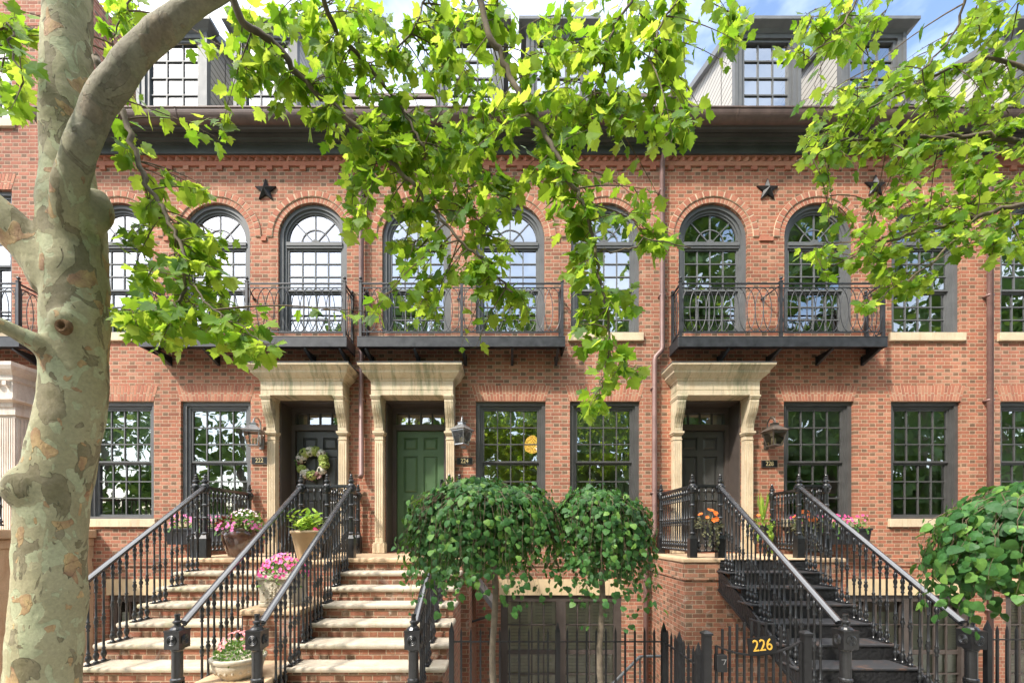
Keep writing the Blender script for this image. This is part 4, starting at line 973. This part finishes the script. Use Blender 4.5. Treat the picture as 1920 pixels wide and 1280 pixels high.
# square stone planter
x,y,z=-2.76,-2.62,.922; o=T('stone_planter','square carved stone planter of magenta flowers midway down the pedestal','planter',(x,y,z))
m=MB(); m.box(x-.2,x+.2,y-.2,y+.2,z,z+.05); m.hexa([(x-.19,y-.19,z+.05),(x+.19,y-.19,z+.05),(x+.19,y+.19,z+.05),(x-.19,y+.19,z+.05)],[(x-.205,y-.205,z+.32),(x+.205,y-.205,z+.32),(x+.205,y+.205,z+.32),(x-.205,y+.205,z+.32)])
m.box(x-.225,x+.225,y-.225,y+.225,z+.32,z+.37); obj('box',m,M['caststone'],o,bevel=.012)
m=MB()
for k in range(34):
    px=x+G.gauss(0,.06); pz=z+.18+G.gauss(0,.055); rr=G.uniform(.008,.02); m.lathe([(0,-rr),(rr,-rr*.3),(rr*.8,rr*.5),(0,rr)],7,(px,y-.2,pz))
obj('carved_relief',m,M['caststone'],o,smooth=True)
obj('foliage',foliage_dome((x,y,z+.34),.27,.24,.22,430,.055,OVAL,.25,G),M['herb'],o)
each('flower',blooms((x,y-.02,z+.35),.29,.27,.24,75,.022,True,0,G,True),M['hotpink'],o); each('pale_flower',blooms((x+.02,y-.02,z+.37),.28,.26,.26,50,.02,True,0,G,True),M['pink'],o)
# round stone bowl
x,y,z=-2.75,-3.52,.342; o=T('stone_bowl','round carved stone bowl of coral flowers on the lowest pedestal cap','planter',(x,y,z))
m=MB(); m.lathe([(0,0),(.15,0),(.15,.015),(.18,.04),(.225,.11),(.235,.15),(.228,.165),(.25,.18),(.255,.21),(.235,.22),(.21,.19),(0,.18)],32,(x,y,z))
for k in range(20):
    a=k*.314; m.lathe([(0,-.028),(.016,-.01),(.014,.015),(0,.03)],6,(x+.205*math.cos(a),y+.205*math.sin(a),z+.085))
obj('bowl',m,M['caststone'],o,smooth=True)
obj('foliage',foliage_dome((x,y,z+.18),.235,.235,.2,800,.036,OVAL,.0,G),M['herb'],o)
each('flower',blooms((x,y,z+.22),.2,.2,.24,60,.016,True,.35,G,True),M['rose'],o)
# black pots and boxes of the right house and the left window box
def hang_pot(x,y,z,label,fl,n,fr,leafm,trail=0,grass=0):
    o=T('hanging_pot',label,'planter',(x,y,z))
    m=MB(); m.lathe([(0,0),(.07,0),(.075,.01),(.098,.17),(.106,.175),(.106,.19),(.09,.19),(.085,.16),(0,.155)],18,(x,y,z)); m.bar((x,y+.09,z+.17),(x,y+.13,z+.19),.03,.01); obj('pot',m,M['black_pot'],o,smooth=False)
    mb=foliage_dome((x,y,z+.17),.19,.16,.16,150,.055,OVAL,.3,G)
    for k in range(trail):
        a=G.uniform(-3.0,.3); b=Vector((x+.1*math.cos(a),y+.1*math.sin(a),z+.18)); L=G.uniform(.15,.5)
        for q in range(int(L/.03)): add_leaf(mb,HEART,b+Vector((.03*math.cos(a)+G.gauss(0,.012),.03*math.sin(a),-.03*q)),Vector((G.gauss(0,.5),-.4,-1)),Vector((G.gauss(0,.3),-1,.4)),G.uniform(.03,.055))
    for k in range(grass):
        a=G.uniform(0,6.28); add_leaf(mb,BLADE,Vector((x,y,z+.2)),Vector((.25*math.cos(a),.25*math.sin(a),1)),Vector((math.cos(a),math.sin(a),.2)),G.uniform(.3,.6),.05,.2)
    obj('foliage',mb,M[leafm],o); each('flower',blooms((x,y,z+.22),.17,.15,.22,n,fr,True,.2,G,True),M[fl],o)
hang_pot(2.93,-1.56,1.70,'black hanging pot of orange flowers on the railing over the brick pier','orange',12,.036,'darkolive',4)
hang_pot(4.52,-1.3,1.70,'black pot of orange flowers glimpsed through the black stair railing','orange',14,.036,'darkolive',2)
hang_pot(4.44,-.35,1.74,'black wall pot of lime green trailing leaves and grass by the dark right door','orange',5,.03,'lime',12,22)
def window_box(x0,x1,zt,label,fl):
    o=T('window_box',label,'window box',((x0+x1)/2,0,zt-.3)); m=MB(); y0,y1=-.34,-.06
    m.hexa([(x0+.02,y0+.03,zt-.29),(x1-.02,y0+.03,zt-.29),(x1-.02,y1,zt-.29),(x0+.02,y1,zt-.29)],[(x0,y0,zt-.04),(x1,y0,zt-.04),(x1,y1,zt-.04),(x0,y1,zt-.04)])
    m.box(x0-.015,x1+.015,y0-.015,y1,zt-.04,zt); obj('box',m,M['black_pot'],o,bevel=.005)
    mb=MB(); n=int((x1-x0)*150)
    for k in range(n):
        v=Vector((G.uniform(x0+.04,x1-.04),G.uniform(y0+.02,y1-.02),zt+G.uniform(-.02,.14))); add_leaf(mb,OVAL,v,rvec(G)+Vector((0,-.3,.8)),rvec(G)+Vector((0,-.5,.8)),G.uniform(.05,.09))
    for k in range(7):
        xx=G.uniform(x0+.05,x1-.05)
        for q in range(G.randint(3,8)): add_leaf(mb,HEART,Vector((xx+G.gauss(0,.015),y0-.02,zt+.02-.03*q)),Vector((G.gauss(0,.5),-.4,-1)),Vector((0,-1,.4)),.045)
    obj('foliage',mb,M['herb'],o)
    for k in range(int((x1-x0)*60)):
        fb=MB(); flower(fb,Vector((G.uniform(x0+.02,x1-.02),G.uniform(y0-.02,y1),zt+G.uniform(.08,.24))),Vector((G.gauss(0,.4),-1,.5)),G.uniform(.018,.03)); obj('flower',fb,M[fl],o)
window_box(5.0,6.36,1.88,'black window box of magenta flowers right of the black stair railing','hotpink')
window_box(-6.05,-4.85,1.88,'black window box of pink flowers behind the leftmost stair railing','pink')

# wreath
cx,cz,cy=P(587.5,868,8.28).x,P(587.5,868,8.28).z,.36
o=T('wreath','round wreath of white, green and mauve blossoms hanging on the dark door','wreath',(cx,cy,cz))
w,gm,mv,lf=MB(),MB(),MB(),MB()
seq=['g','w','g','w','g','w','m','g','w','g','m','w','g']
for i,s in enumerate(seq):
    a=2*math.pi*i/len(seq)+.3; rr=.225+G.uniform(-.015,.02); c=Vector((cx+rr*math.cos(a),cy-.03,cz+rr*math.sin(a))); R_=G.uniform(.078,.1) if s!='m' else .05
    tgt={'w':w,'g':gm,'m':mv}[s]
    for k in range(70 if s!='m' else 30):
        v=rvec(G); v.y=-abs(v.y); flower(tgt,c+v*R_,v+rvec(G)*.3,.024,4,.2)
for k in range(90):
    a=G.uniform(0,6.28); rr=G.uniform(.16,.29); c=Vector((cx+rr*math.cos(a),cy-.01,cz+rr*math.sin(a))); add_leaf(lf,OVAL,c,Vector((math.cos(a+1),-.3,math.sin(a+1)))+rvec(G)*.4,Vector((0,-1,0))+rvec(G)*.3,G.uniform(.07,.12))
for k in range(22):
    a=G.uniform(-2.3,-.9); c=Vector((cx+.24*math.cos(a),cy-.03,cz+.24*math.sin(a))); add_leaf(mv,OVAL,c,Vector((math.cos(a)*.6,-.2,math.sin(a)))+rvec(G)*.2,Vector((0,-1,0)),G.uniform(.08,.12))
obj('white_blossoms',w,M['cream'],o); obj('green_blossoms',gm,M['greenbloom'],o); obj('mauve_blossoms',mv,M['mauve'],o); obj('leaves',lf,M['herb'],o)
m=MB(); m.loop([(cx+.22*math.cos(q*.2618),cy+.01,cz+.22*math.sin(q*.2618)) for q in range(24)],.035,8); obj('ring',m,M['twig'],o)

t=NT('glowing_weave'); pp_=t.pos(); w_=t.n('ShaderNodeTexChecker'); t.l(pp_,w_.inputs[0]); w_.inputs['Scale'].default_value=40; e_=t.n('ShaderNodeEmission'); t.l(t.mix(w_.outputs['Fac'],(.9,.5,.1),(.25,.1,.015)),e_.inputs[0]); e_.inputs[1].default_value=1.0; M['glow']=t.done(e_.outputs[0])
# pendant lamp inside the middle house
p=P(998,834,9.3); o=T('pendant_lamp','glowing woven pendant lamp seen through the window right of the green door','lamp',tuple(p))
m=MB(); m.lathe([(.05,.2),(.13,.13),(.18,.0),(.15,-.12),(.06,-.17)],18,p); obj('shade',m,M['glow'],o,smooth=True)
m=MB(); m.tube([(p.x,p.y,p.z+.2),(p.x,p.y,4.85)],.008,6); obj('cord',m,M['iron_matt'],o)
# ------------------------------------------------------------------ the mottled sycamore
def sycamore_trunk(tree):
    D=2.8
    spec=[(74,1517,96),(76,1400,86),(80,1280,78),(87,1200,76),(94,1120,76),(96,1050,73),(98,990,72),(103,920,74),(110,880,74),(123,830,72),(133,780,71),(140,710,69),(141,640,70),(142,570,69),(140,510,72),(138,450,73),(134,400,70),(129,350,58),(126,290,54),(125,200,53),(126,100,52),(127,0,50),(130,-120,47),(134,-300,42)]
    m=MB()
    pts=[];rad=[]
    for i in range(len(spec)-1):
        for k in range(4):
            t=k/4; a,b=spec[i],spec[i+1]; c=[a[j]*(1-t)+b[j]*t for j in range(3)]
            pts.append(P(c[0],c[1],D)); rad.append(c[2]*D/F*.69)
    m.tube(pts,rad,40)
    def limb(sp):
        ps=[];rs=[]
        V=[(P(a,b,d),h*d/F*(.74 if a<60 else .8)) for a,b,d,h in sp]
        for i in range(len(V)-1):
            for k in range(4):
                t=k/4; ps.append(V[i][0].lerp(V[i+1][0],t)); rs.append(V[i][1]*(1-t)+V[i+1][1]*t)
        ps.append(V[-1][0]); rs.append(V[-1][1]); m.tube(ps,rs,20)
    limb([(134,470,2.78,34),(130,400,2.66,35),(132,345,2.6,33),(150,275,2.55,32),(188,190,2.52,31),(240,118,2.5,30),(292,68,2.48,28),(365,8,2.45,25),(460,-60,2.4,23),(600,-150,2.35,20)])
    limb([(120,540,2.8,55),(96,500,2.78,54),(48,452,2.72,47),(0,405,2.66,43),(-60,352,2.6,40),(-200,230,2.5,34)])
    limb([(122,690,2.78,34),(102,666,2.7,27),(68,643,2.62,22),(35,626,2.56,19),(0,609,2.5,17),(-60,578,2.4,15)])
    # burls, old cuts
    def blob(px,py,d,r,sz=1):
        c=P(px,py,d); m.lathe([(0,-r*sz),(r*.6,-r*.8*sz),(r*.95,-r*.3*sz),(r*.95,r*.3*sz),(r*.6,r*.8*sz),(0,r*sz)],16,c)
    blob(56,915,2.70,.135,1.1); blob(118,602,2.66,.07,1.1); blob(184,395,2.76,.085,1.7); blob(80,490,2.74,.11,1.5); blob(112,670,2.72,.09,1.0)
    o=bpy.data.objects.new('tmp',mesh('tmp',m,M['bark'])); col.objects.link(o)
    r=o.modifiers.new('r','REMESH'); r.mode='VOXEL'; r.voxel_size=.014
    s=o.modifiers.new('s','SMOOTH'); s.factor=.5; s.iterations=14
    tx=bpy.data.textures.new('lumps','CLOUDS'); tx.noise_scale=.22; tx.noise_depth=3
    d=o.modifiers.new('d','DISPLACE'); d.texture=tx; d.strength=.03; d.mid_level=.5; d.texture_coords='GLOBAL'
    bpy.context.view_layer.update()
    me=bpy.data.meshes.new_from_object(o.evaluated_get(bpy.context.evaluated_depsgraph_get())); bpy.data.objects.remove(o)
    me.name='trunk'; base=BASE[tree.name]; me.transform(Matrix.Translation(-base)); me.polygons.foreach_set('use_smooth',[True]*len(me.polygons))
    me.materials.clear(); me.materials.append(M['bark']); t=bpy.data.objects.new('trunk',me); col.objects.link(t); t.parent=tree
    k=MB(); c=P(114,610,2.585); k.lathe([(.0,-.02),(.018,-.016),(.026,-.002),(.036,.004),(.043,-.006),(.047,-.03)],14); n=k.v; k.v=[(c.x+a,c.y-z*1.0,c.z+b) for a,b,z in n]
    kk=obj('knot',k,M['knot'],tree,smooth=True)
    return t

def poly(sp):
    V=[P(a,b,d) for a,b,d in sp]; out=[]
    n=len(V)
    for i in range(n-1):     # smooth interpolation
        p0,p1,p2,p3=V[max(i-1,0)],V[i],V[i+1],V[min(i+2,n-1)]
        for k in range(6):
            t=k/6; out.append(.5*((2*p1)+(p2-p0)*t+(2*p0-5*p1+4*p2-p3)*t*t+(3*p1-p0-3*p2+p3)*t**3))
    out.append(V[-1]); return out
def grow(tree, branches, blobs, lsize, seed, extra=()):
    g=random.Random(seed); bm=MB(); tw=MB(); lf=MB(); nodes=[]
    for sp,r0,r1 in branches:
        ps=poly(sp); n=len(ps); ps=[p+Vector((g.gauss(0,.008),g.gauss(0,.006),g.gauss(0,.008))) for p in ps]
        bm=MB(); bm.tube(ps,[.78*(r0+(r1-r0)*i/(n-1)) for i in range(n)],10); nodes+=ps; obj('limb',bm,M['twig_bark'],tree,smooth=True)
    def leaf_at(p,out,sz):
        nrm=Vector((g.gauss(0,.55),-.25+g.gauss(0,.5),.8+g.gauss(0,.35)))
        td=out*.5+Vector((g.gauss(0,.5),g.gauss(0,.4),-.55+g.gauss(0,.35)))
        td.normalize(); pe=p+td*sz*.35
        tw.tube([p,p+td*sz*.18+Vector((0,0,.01)),pe],.0016,3,False)
        add_leaf(lf,MAPLE,pe,td+Vector((0,0,-.15)),nrm,sz,g.uniform(-.05,.3),g.uniform(-.1,.35))
    def twig(a,b,nl,sz,r=.005):
        L=(b-a).length; mid=(a+b)/2+Vector((g.gauss(0,.06)*L,g.gauss(0,.05)*L,.14*L+g.gauss(0,.05)*L)); ps=bez(a,mid,b,7)
        tw.tube(ps,[r*(1-.75*i/7) for i in range(8)],5,False)
        for q in range(nl):
            t=1-.72*(q/max(1,nl-1))*min(1,.45/max(L,.1)+.25); f=t*7; i=min(6,int(f)); p=ps[i].lerp(ps[i+1],f-i)
            out=(ps[i+1]-ps[i]).normalized(); side=out.cross(Vector((g.gauss(0,.4),g.gauss(0,.4),1))).normalized()*(1 if q%2 else -1)
            leaf_at(p,(out*.4+side) if q else out,sz*g.choice((.55,.75,.95,1.05,1.2,1.35)))
    for (px,py,rx,ry,n,d) in blobs:
        sub=[]
        for _ in range(n):
            a=g.uniform(0,6.283); r=math.sqrt(g.random()); dd=d+g.uniform(-.12,.5)
            b=P(px+rx*r*math.cos(a),py+ry*r*math.sin(a),dd)
            cand=sorted(nodes+sub,key=lambda q:(q-b).length+ (0.25 if q.z<b.z-.1 else 0))[:4]; s=g.choice(cand)
            if (s-b).length<.1: s=g.choice(cand)
            twig(s,b,g.randint(5,8),lsize,.003+.004*min(1,(s-b).length))
            sub.append(s.lerp(b,.7)+Vector((0,0,.03)))
    for (x0,x1,y0,y1,z0,z1,n) in extra:
        for _ in range(n):
            b=Vector((g.uniform(x0,x1),g.uniform(y0,y1),g.uniform(z0,z1))); twig(b+rvec(g)*.5,b,9,lsize*1.25)
    obj('twigs',tw,M['twig'],tree); obj('crown',lf,M['leaf'],tree)
    return len(lf.f)//len(MAPLE)
M['twig_bark']=simple('young_sycamore_bark',(.115,.09,.055),.8,var=.4,sc_=14,bump=.4)
b0=P(76,1517,2.8); tree=T('sycamore_tree','big sycamore with mottled peeling trunk and branches hanging over the middle of the facade','tree',(b0.x,b0.y,0))
sycamore_trunk(tree)
BR=[([(178,105,2.6),(205,165,2.65),(235,225,2.7),(262,310,2.7),(297,380,2.7),(327,435,2.68),(350,505,2.65),(330,590,2.65)],.026,.010),
    ([(350,505,2.65),(375,555,2.6),(430,600,2.6),(500,645,2.6)],.008,.004),
    ([(420,-40,2.5),(455,40,2.6),(520,90,2.7),(580,165,2.8),(645,215,2.85),(700,270,2.9),(760,330,2.9),(805,380,2.95),(850,440,2.95),(905,490,3.0),(960,545,3.0)],.03,.008),
    ([(540,-110,2.38),(590,-40,2.6),(630,60,2.8),(690,120,2.9),(740,185,3.0),(775,240,3.0),(800,290,3.05)],.024,.008),
    ([(600,-150,2.36),(780,-110,2.55),(885,-30,2.7),(915,60,2.75),(950,130,2.8),(980,190,2.8),(1020,250,2.8),(1055,310,2.8),(1085,370,2.8),(1108,430,2.8),(1122,500,2.8),(1137,580,2.8),(1143,640,2.8),(1132,700,2.8),(1118,755,2.8)],.03,.005),
    ([(780,-110,2.55),(1000,-125,2.7),(1180,-30,2.9),(1145,60,2.9),(1135,120,2.9),(1110,180,2.9)],.016,.006),
    ([(1000,-125,2.7),(1150,-120,2.8),(1300,-60,2.9),(1250,30,2.9),(1215,110,2.9)],.014,.006),
    ([(1122,470,2.8),(1170,470,2.8),(1215,450,2.8),(1290,462,2.8)],.007,.004),
    ([(600,-150,2.36),(720,-110,2.8),(800,-40,3.1),(770,60,3.1),(690,130,3.1)],.014,.005),
    ([(-190,220,2.5),(-100,120,2.45),(-30,70,2.4),(20,50,2.4),(28,100,2.4),(40,160,2.4)],.012,.005),
    ([(140,-230,2.8),(230,-120,3.0),(250,-30,3.2),(225,40,3.2),(205,100,3.2)],.012,.005)]
BL=[(28,60,42,55,6,2.4),(25,170,32,35,4,2.4),(222,50,40,55,7,3.2),(275,182,26,14,2,2.7),(252,268,32,28,3,2.7),(290,360,55,28,3,2.75),(400,345,60,22,2,2.75),(255,440,40,34,3,2.75),
 (335,520,120,50,16,2.7),(280,590,75,38,12,2.7),(400,595,100,34,13,2.65),(465,655,65,28,7,2.65),(415,450,55,34,4,2.75),(330,420,55,36,2,2.75),(300,640,60,22,4,2.65),
 (470,80,50,75,7,2.7),(425,235,26,50,4,2.75),(560,55,75,55,11,2.8),(560,200,85,60,12,2.85),(490,160,50,55,6,2.8),(680,95,85,85,15,2.9),(690,250,85,65,13,2.9),(660,385,34,65,5,2.9),(690,590,30,25,2,2.95),
 (800,110,75,85,13,3.0),(800,285,95,75,17,3.0),(760,440,65,70,9,3.0),(800,550,70,45,6,3.0),(900,50,75,55,9,2.9),(920,215,85,85,15,2.9),(900,365,85,65,14,2.95),(920,490,70,70,10,3.0),(965,585,40,40,4,3.0),(880,640,22,20,1,3.0),
 (1010,100,55,75,8,2.85),(1045,225,70,75,10,2.8),(1035,345,60,55,9,2.8),(1090,420,45,55,6,2.8),(1130,95,60,75,9,2.9),(1150,225,60,65,8,2.85),(1215,382,30,25,2,2.8),(1240,65,60,65,9,2.9),(1250,225,60,50,7,2.85),(1365,65,35,65,6,2.9),(1305,200,22,35,2,2.9),
 (1250,458,60,20,4,2.8),(1095,520,42,45,5,2.8),(1165,560,40,25,3,2.8),(1108,615,42,52,5,2.8),(1150,690,50,35,4,2.8),(1112,752,32,26,2,2.8)]
n1=grow(tree,BR,[(a,b,c,d,max(1,int(n*(2.4 if a>620 else 1.5)+.5)),e) for a,b,c,d,n,e in BL],.07,21,extra=((-4.5,1.5,-5.6,-3.2,6.9,8.6,60),(-6.3,-3.6,-9.2,-6.0,5.6,8.6,75)))
tree2=T('sycamore_tree','leafy sycamore branches reaching in from the right edge over the arched windows','tree',(4.9,-4.6,0))
m=MB(); m.tube([(4.9,-4.6,-.1),(4.88,-4.6,2.0),(4.95,-4.62,3.6),(5.0,-4.7,6.5)],[.22,.18,.15,.1],20); 
obj('trunk',m,M['bark'],tree2,smooth=True)
BR2=[([(2160,520,3.3),(2000,420,3.2),(1920,385,3.1),(1830,405,3.1),(1740,430,3.1),(1660,455,3.1),(1560,500,3.1)],.03,.006),
     ([(2160,470,3.3),(1990,300,3.2),(1900,262,3.2),(1800,255,3.2),(1700,262,3.2),(1590,265,3.2),(1500,300,3.2)],.03,.006),
     ([(2160,350,3.3),(2000,180,3.3),(1900,120,3.3),(1800,120,3.3),(1700,170,3.3),(1600,215,3.3)],.026,.006),
     ([(2060,250,3.3),(1960,-60,3.15),(1830,-40,3.0),(1790,60,3.1),(1730,130,3.1),(1660,175,3.1)],.016,.005),
     ([(1960,-60,3.15),(1800,-110,2.9),(1640,-50,2.7),(1600,20,2.7),(1555,70,2.7),(1510,110,2.7)],.014,.004),
     ([(1830,405,3.1),(1760,480,3.1),(1690,530,3.1),(1630,570,3.1)],.012,.004)]
BL2=[(1520,75,48,42,5,2.7),(1590,50,60,45,7,2.7),(1640,150,50,35,4,2.9),(1560,190,60,36,6,3.2),(1590,245,90,45,12,3.2),(1735,150,75,55,9,3.2),(1850,95,75,75,12,3.3),(1800,225,105,55,15,3.2),(1700,300,105,55,13,3.1),(1860,330,85,65,14,3.1),(1545,300,45,32,4,3.2),
     (1740,405,110,60,18,3.0),(1860,440,75,55,10,3.0),(1620,415,70,36,7,3.1),(1525,490,50,30,4,3.1),(1640,495,62,36,7,3.1),(1700,525,52,36,6,3.1),(1640,560,30,22,2,3.1),(1880,200,40,60,6,3.2)]
n2=grow(tree2,BR2,[(a,b,c,d,int(n*2.3+.5),e) for a,b,c,d,n,e in BL2],.057,8,extra=((2.5,6,-5.4,-3.2,7.0,8.6,25),))
print('leaves',n1,n2)

# ------------------------------------------------------------------ weeping standards
def weeper(label,px,d,tx,crown_py,rx,ry,depth,n,size,seed,lobes):
    g=random.Random(seed); b=P(tx,VY,d); x,y=b.x,b.y
    o=T('weeping_tree',label,'tree',(x,y,0)); zt=P(px,crown_py,d).z
    t=MB(); ps=[(x+.015*math.sin(k*1.3),y,-.05+(zt-.25)*k/9) for k in range(10)]; t.tube(ps,[.028-.005*k/9+.002*(k%2) for k in range(10)],12)
    obj('trunk',t,M['thin_bark'],o,smooth=True)
    tw=MB(); lf=MB()
    for (lx,lz,lrx,lry,ln,hang) in lobes:
        c=Vector((x+lx,y,zt+lz))
        ln=int(ln)
        for k in range(ln):     # arching shoots that spill over and hang
            a=g.uniform(0,2*math.pi); rr=g.uniform(.12,1.0)**.8; h=hang*g.uniform(.25,1.15)*(.4+.6*rr)
            e=Vector((c.x+lrx*rr*math.cos(a)*g.uniform(.85,1.12),c.y+lry*rr*math.sin(a),c.z-.42*rr*rr*lrx+g.gauss(0,.035))); s=Vector((x+lx*.5,y,zt-.28))
            ps=bez(s,Vector(((s.x+e.x)/2,(s.y+e.y)/2,c.z+.06)),e,5); last=e
            q=e.copy(); hp=[]
            for j in range(6):
                q=q+Vector((g.gauss(0,.012)+.012*math.cos(a),g.gauss(0,.012)+.012*math.sin(a),-h/6)); hp.append(q.copy())
            full=ps+hp; tw.tube(full,[.0035*(1-.8*i/(len(full)-1)) for i in range(len(full))],4,False)
            for j,pp in enumerate(full[2:]):
                for _ in range(2 if j<4 else 1+(g.random()<.6)):
                    out=Vector((math.cos(a),math.sin(a),0)); up=max(0,1-j/5)
                    nn=out*(1.0-.4*up)+Vector((0,0,.25+.9*up))+rvec(g)*.4
                    add_leaf(lf,HEART,pp+rvec(g)*.045,Vector((g.gauss(0,.4),g.gauss(0,.4),-.75))+out*.5*up+rvec(g)*.2,nn,size*g.uniform(.45,1.4),-.1,.3)
    obj('twigs',tw,M['twig'],o); obj('crown',lf,M['redbud'],o)
weeper('larger round weeping tree in front of the green door steps',890,3.65,926,905,0,0,0,0,.05,4,[(-.16,-.02,.52,.42,430,.74),(-.40,-.14,.34,.25,190,.66),(.20,-.08,.34,.35,180,.6),(-.1,-.1,.3,.3,140,.5)])
weeper('smaller round weeping tree before the shuttered basement window',1118,3.75,1127,920,0,0,0,0,.05,9,[(-.06,-.03,.38,.36,300,.64),(.14,-.1,.28,.3,150,.85),(0,-.1,.2,.2,80,.5)])
weeper('bushy weeping tree with larger leaves cut by the right edge',1925,2.75,1985,910,0,0,0,0,.066,14,[(-.12,-.04,.56,.45,330,.58),(.1,0,.5,.45,150,.55)])
# a row of street trees across the road, seen only as reflections in the panes
def far_wood():
    g=random.Random(77); mb=MB()
    cl=[]
    spots=[(x,-21+g.uniform(-2,2),g.uniform(12,18)) for x in (-33,-28.5,-23,-18,-12.5,-7,-2,2.5,6.5,10.5,14,18,22.5,27,31,36)]+[(x,-14.5+g.uniform(-1,1),g.uniform(17,21)) for x in (6.5,10.5,14,17.5,21.5,26)]+[(3.0,-15.5,13.5)]
    for x,y,h in spots:
        for j in range(16): cl.append((Vector((x+g.uniform(-3,3),y-1.5+g.uniform(-.6,.6),g.uniform(.3,5.5))),g.uniform(.8,1.3)))
        mb.tube([(x,y,0),(x+.2,y,h*.55)],[.28,.15],7)
        for j in range(46 if h<16 else 70):
            v=rvec(g); cl.append((Vector((x+v.x*3.1,y+v.y*2.6,h*.56+v.z*h*.44)),g.uniform(.7,1.3)))
    nb=len(mb.f); mb.cm=1
    for c,r in cl:
        for q in range(26):
            v=rvec(g)*r*g.uniform(.4,1); p=c+v; t_=rvec(g); add_leaf(mb,OVAL,p,t_,rvec(g),g.uniform(.5,.95),.1,.1)
    o=obj('street_trees',mb,[M['thin_bark'],M['farleaf']]); o['kind']='stuff'; o['label']='green street trees across the road mirrored in the window panes'; o['category']='trees'
M['farleaf']=leaf_mat('far_leaf',[(0,(.06,.13,.035)),(1,(.15,.27,.07))],[(0,(.1,.22,.02)),(1,(.3,.42,.06))],.35)
far_wood()

# ------------------------------------------------------------------ ground
def struct(name,mb,mat): o=obj(name,mb,mat); o['kind']='structure'; return o
g=MB(); g.face([(-400,-400,-.16),(400,-400,-.16),(400,-7.2,-.16),(-400,-7.2,-.16)]); struct('road',g,M['asphalt'])
g=MB(); g.box(-120,120,-7.4,-3.98,-.4,-.004); struct('pavement',g,M['pave'])
g=MB(); g.face([(-400,-7.3,-1.31),(400,-7.3,-1.31),(400,400,-1.31),(-400,400,-1.31)]); struct('ground',g,M['pave'])
g=MB()
for a,b in ((-30,-4.8),(-.62,3.02),(4.46,30)): g.box(a,b,-3.98,-3.72,-1.31,-.003)
struct('kerb_wall',g,M['caststone'])

# ------------------------------------------------------------------ light, sky, camera
SD=Vector((.42,.38,-.58)).normalized()
el=math.asin(-SD.z); az=math.atan2(-SD.x,-SD.y)
sun=bpy.data.lights.new('sun','SUN'); sun.energy=2.05; sun.angle=R(3.5); sun.color=(1,.94,.85)
so=bpy.data.objects.new('sun',sun); col.objects.link(so); so.rotation_euler=SD.to_track_quat('-Z','Y').to_euler()
w=bpy.data.worlds.new('World'); sc.world=w; w.use_nodes=True; nt=w.node_tree; nt.nodes.clear()
out=nt.nodes.new('ShaderNodeOutputWorld'); bg=nt.nodes.new('ShaderNodeBackground'); sky=nt.nodes.new('ShaderNodeTexSky')
sky.sky_type='NISHITA'; sky.sun_disc=False; sky.sun_elevation=el; sky.sun_rotation=az; sky.air_density=1.0; sky.dust_density=1.5
tc=nt.nodes.new('ShaderNodeTexCoord'); mp=nt.nodes.new('ShaderNodeMapping'); mp.inputs['Scale'].default_value=(1,1,2.2); mp.inputs['Location'].default_value=(.3,.1,.4)
no=nt.nodes.new('ShaderNodeTexNoise'); no.inputs['Scale'].default_value=1.7; no.inputs['Detail'].default_value=7; no.inputs['Roughness'].default_value=.55
rp=nt.nodes.new('ShaderNodeValToRGB'); rp.color_ramp.elements[0].position=.42; rp.color_ramp.elements[1].position=.8
mx=nt.nodes.new('ShaderNodeMix'); mx.data_type='RGBA'; mx.inputs[7].default_value=(8.2,8.5,9.0,1)
L=nt.links.new
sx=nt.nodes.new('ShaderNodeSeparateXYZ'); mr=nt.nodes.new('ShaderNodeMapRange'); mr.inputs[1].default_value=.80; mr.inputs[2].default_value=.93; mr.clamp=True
m2=nt.nodes.new('ShaderNodeMix'); m2.data_type='RGBA'; m2.inputs[7].default_value=(15,15,15.2,1)  # unseen white cloud overhead, added to boost the fill light
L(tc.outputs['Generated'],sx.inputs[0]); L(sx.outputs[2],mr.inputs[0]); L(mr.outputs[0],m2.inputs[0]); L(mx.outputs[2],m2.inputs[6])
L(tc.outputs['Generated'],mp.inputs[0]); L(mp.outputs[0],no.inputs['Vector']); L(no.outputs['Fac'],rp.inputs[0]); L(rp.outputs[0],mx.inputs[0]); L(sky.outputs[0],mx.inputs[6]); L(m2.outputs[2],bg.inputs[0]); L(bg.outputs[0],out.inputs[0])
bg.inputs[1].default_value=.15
cam=bpy.data.cameras.new('camera'); co=bpy.data.objects.new('camera',cam); col.objects.link(co); co.location=(0,-DW,EYE); co.rotation_euler=(R(90),0,0)
cam.sensor_width=36; cam.lens=F/1920*36; cam.shift_x=(960-VX)/1920; cam.shift_y=(VY-640)/1920; cam.clip_end=2000; cam.clip_start=.05
sc.camera=co
sc.view_settings.view_transform='Standard'; sc.view_settings.look='None'; sc.view_settings.exposure=1.55; sc.view_settings.gamma=1
sc.cycles.max_bounces=7; sc.cycles.transparent_max_bounces=12; sc.cycles.diffuse_bounces=3; sc.cycles.glossy_bounces=3; sc.cycles.caustics_reflective=False; sc.cycles.caustics_refractive=False; sc.cycles.sample_clamp_indirect=6
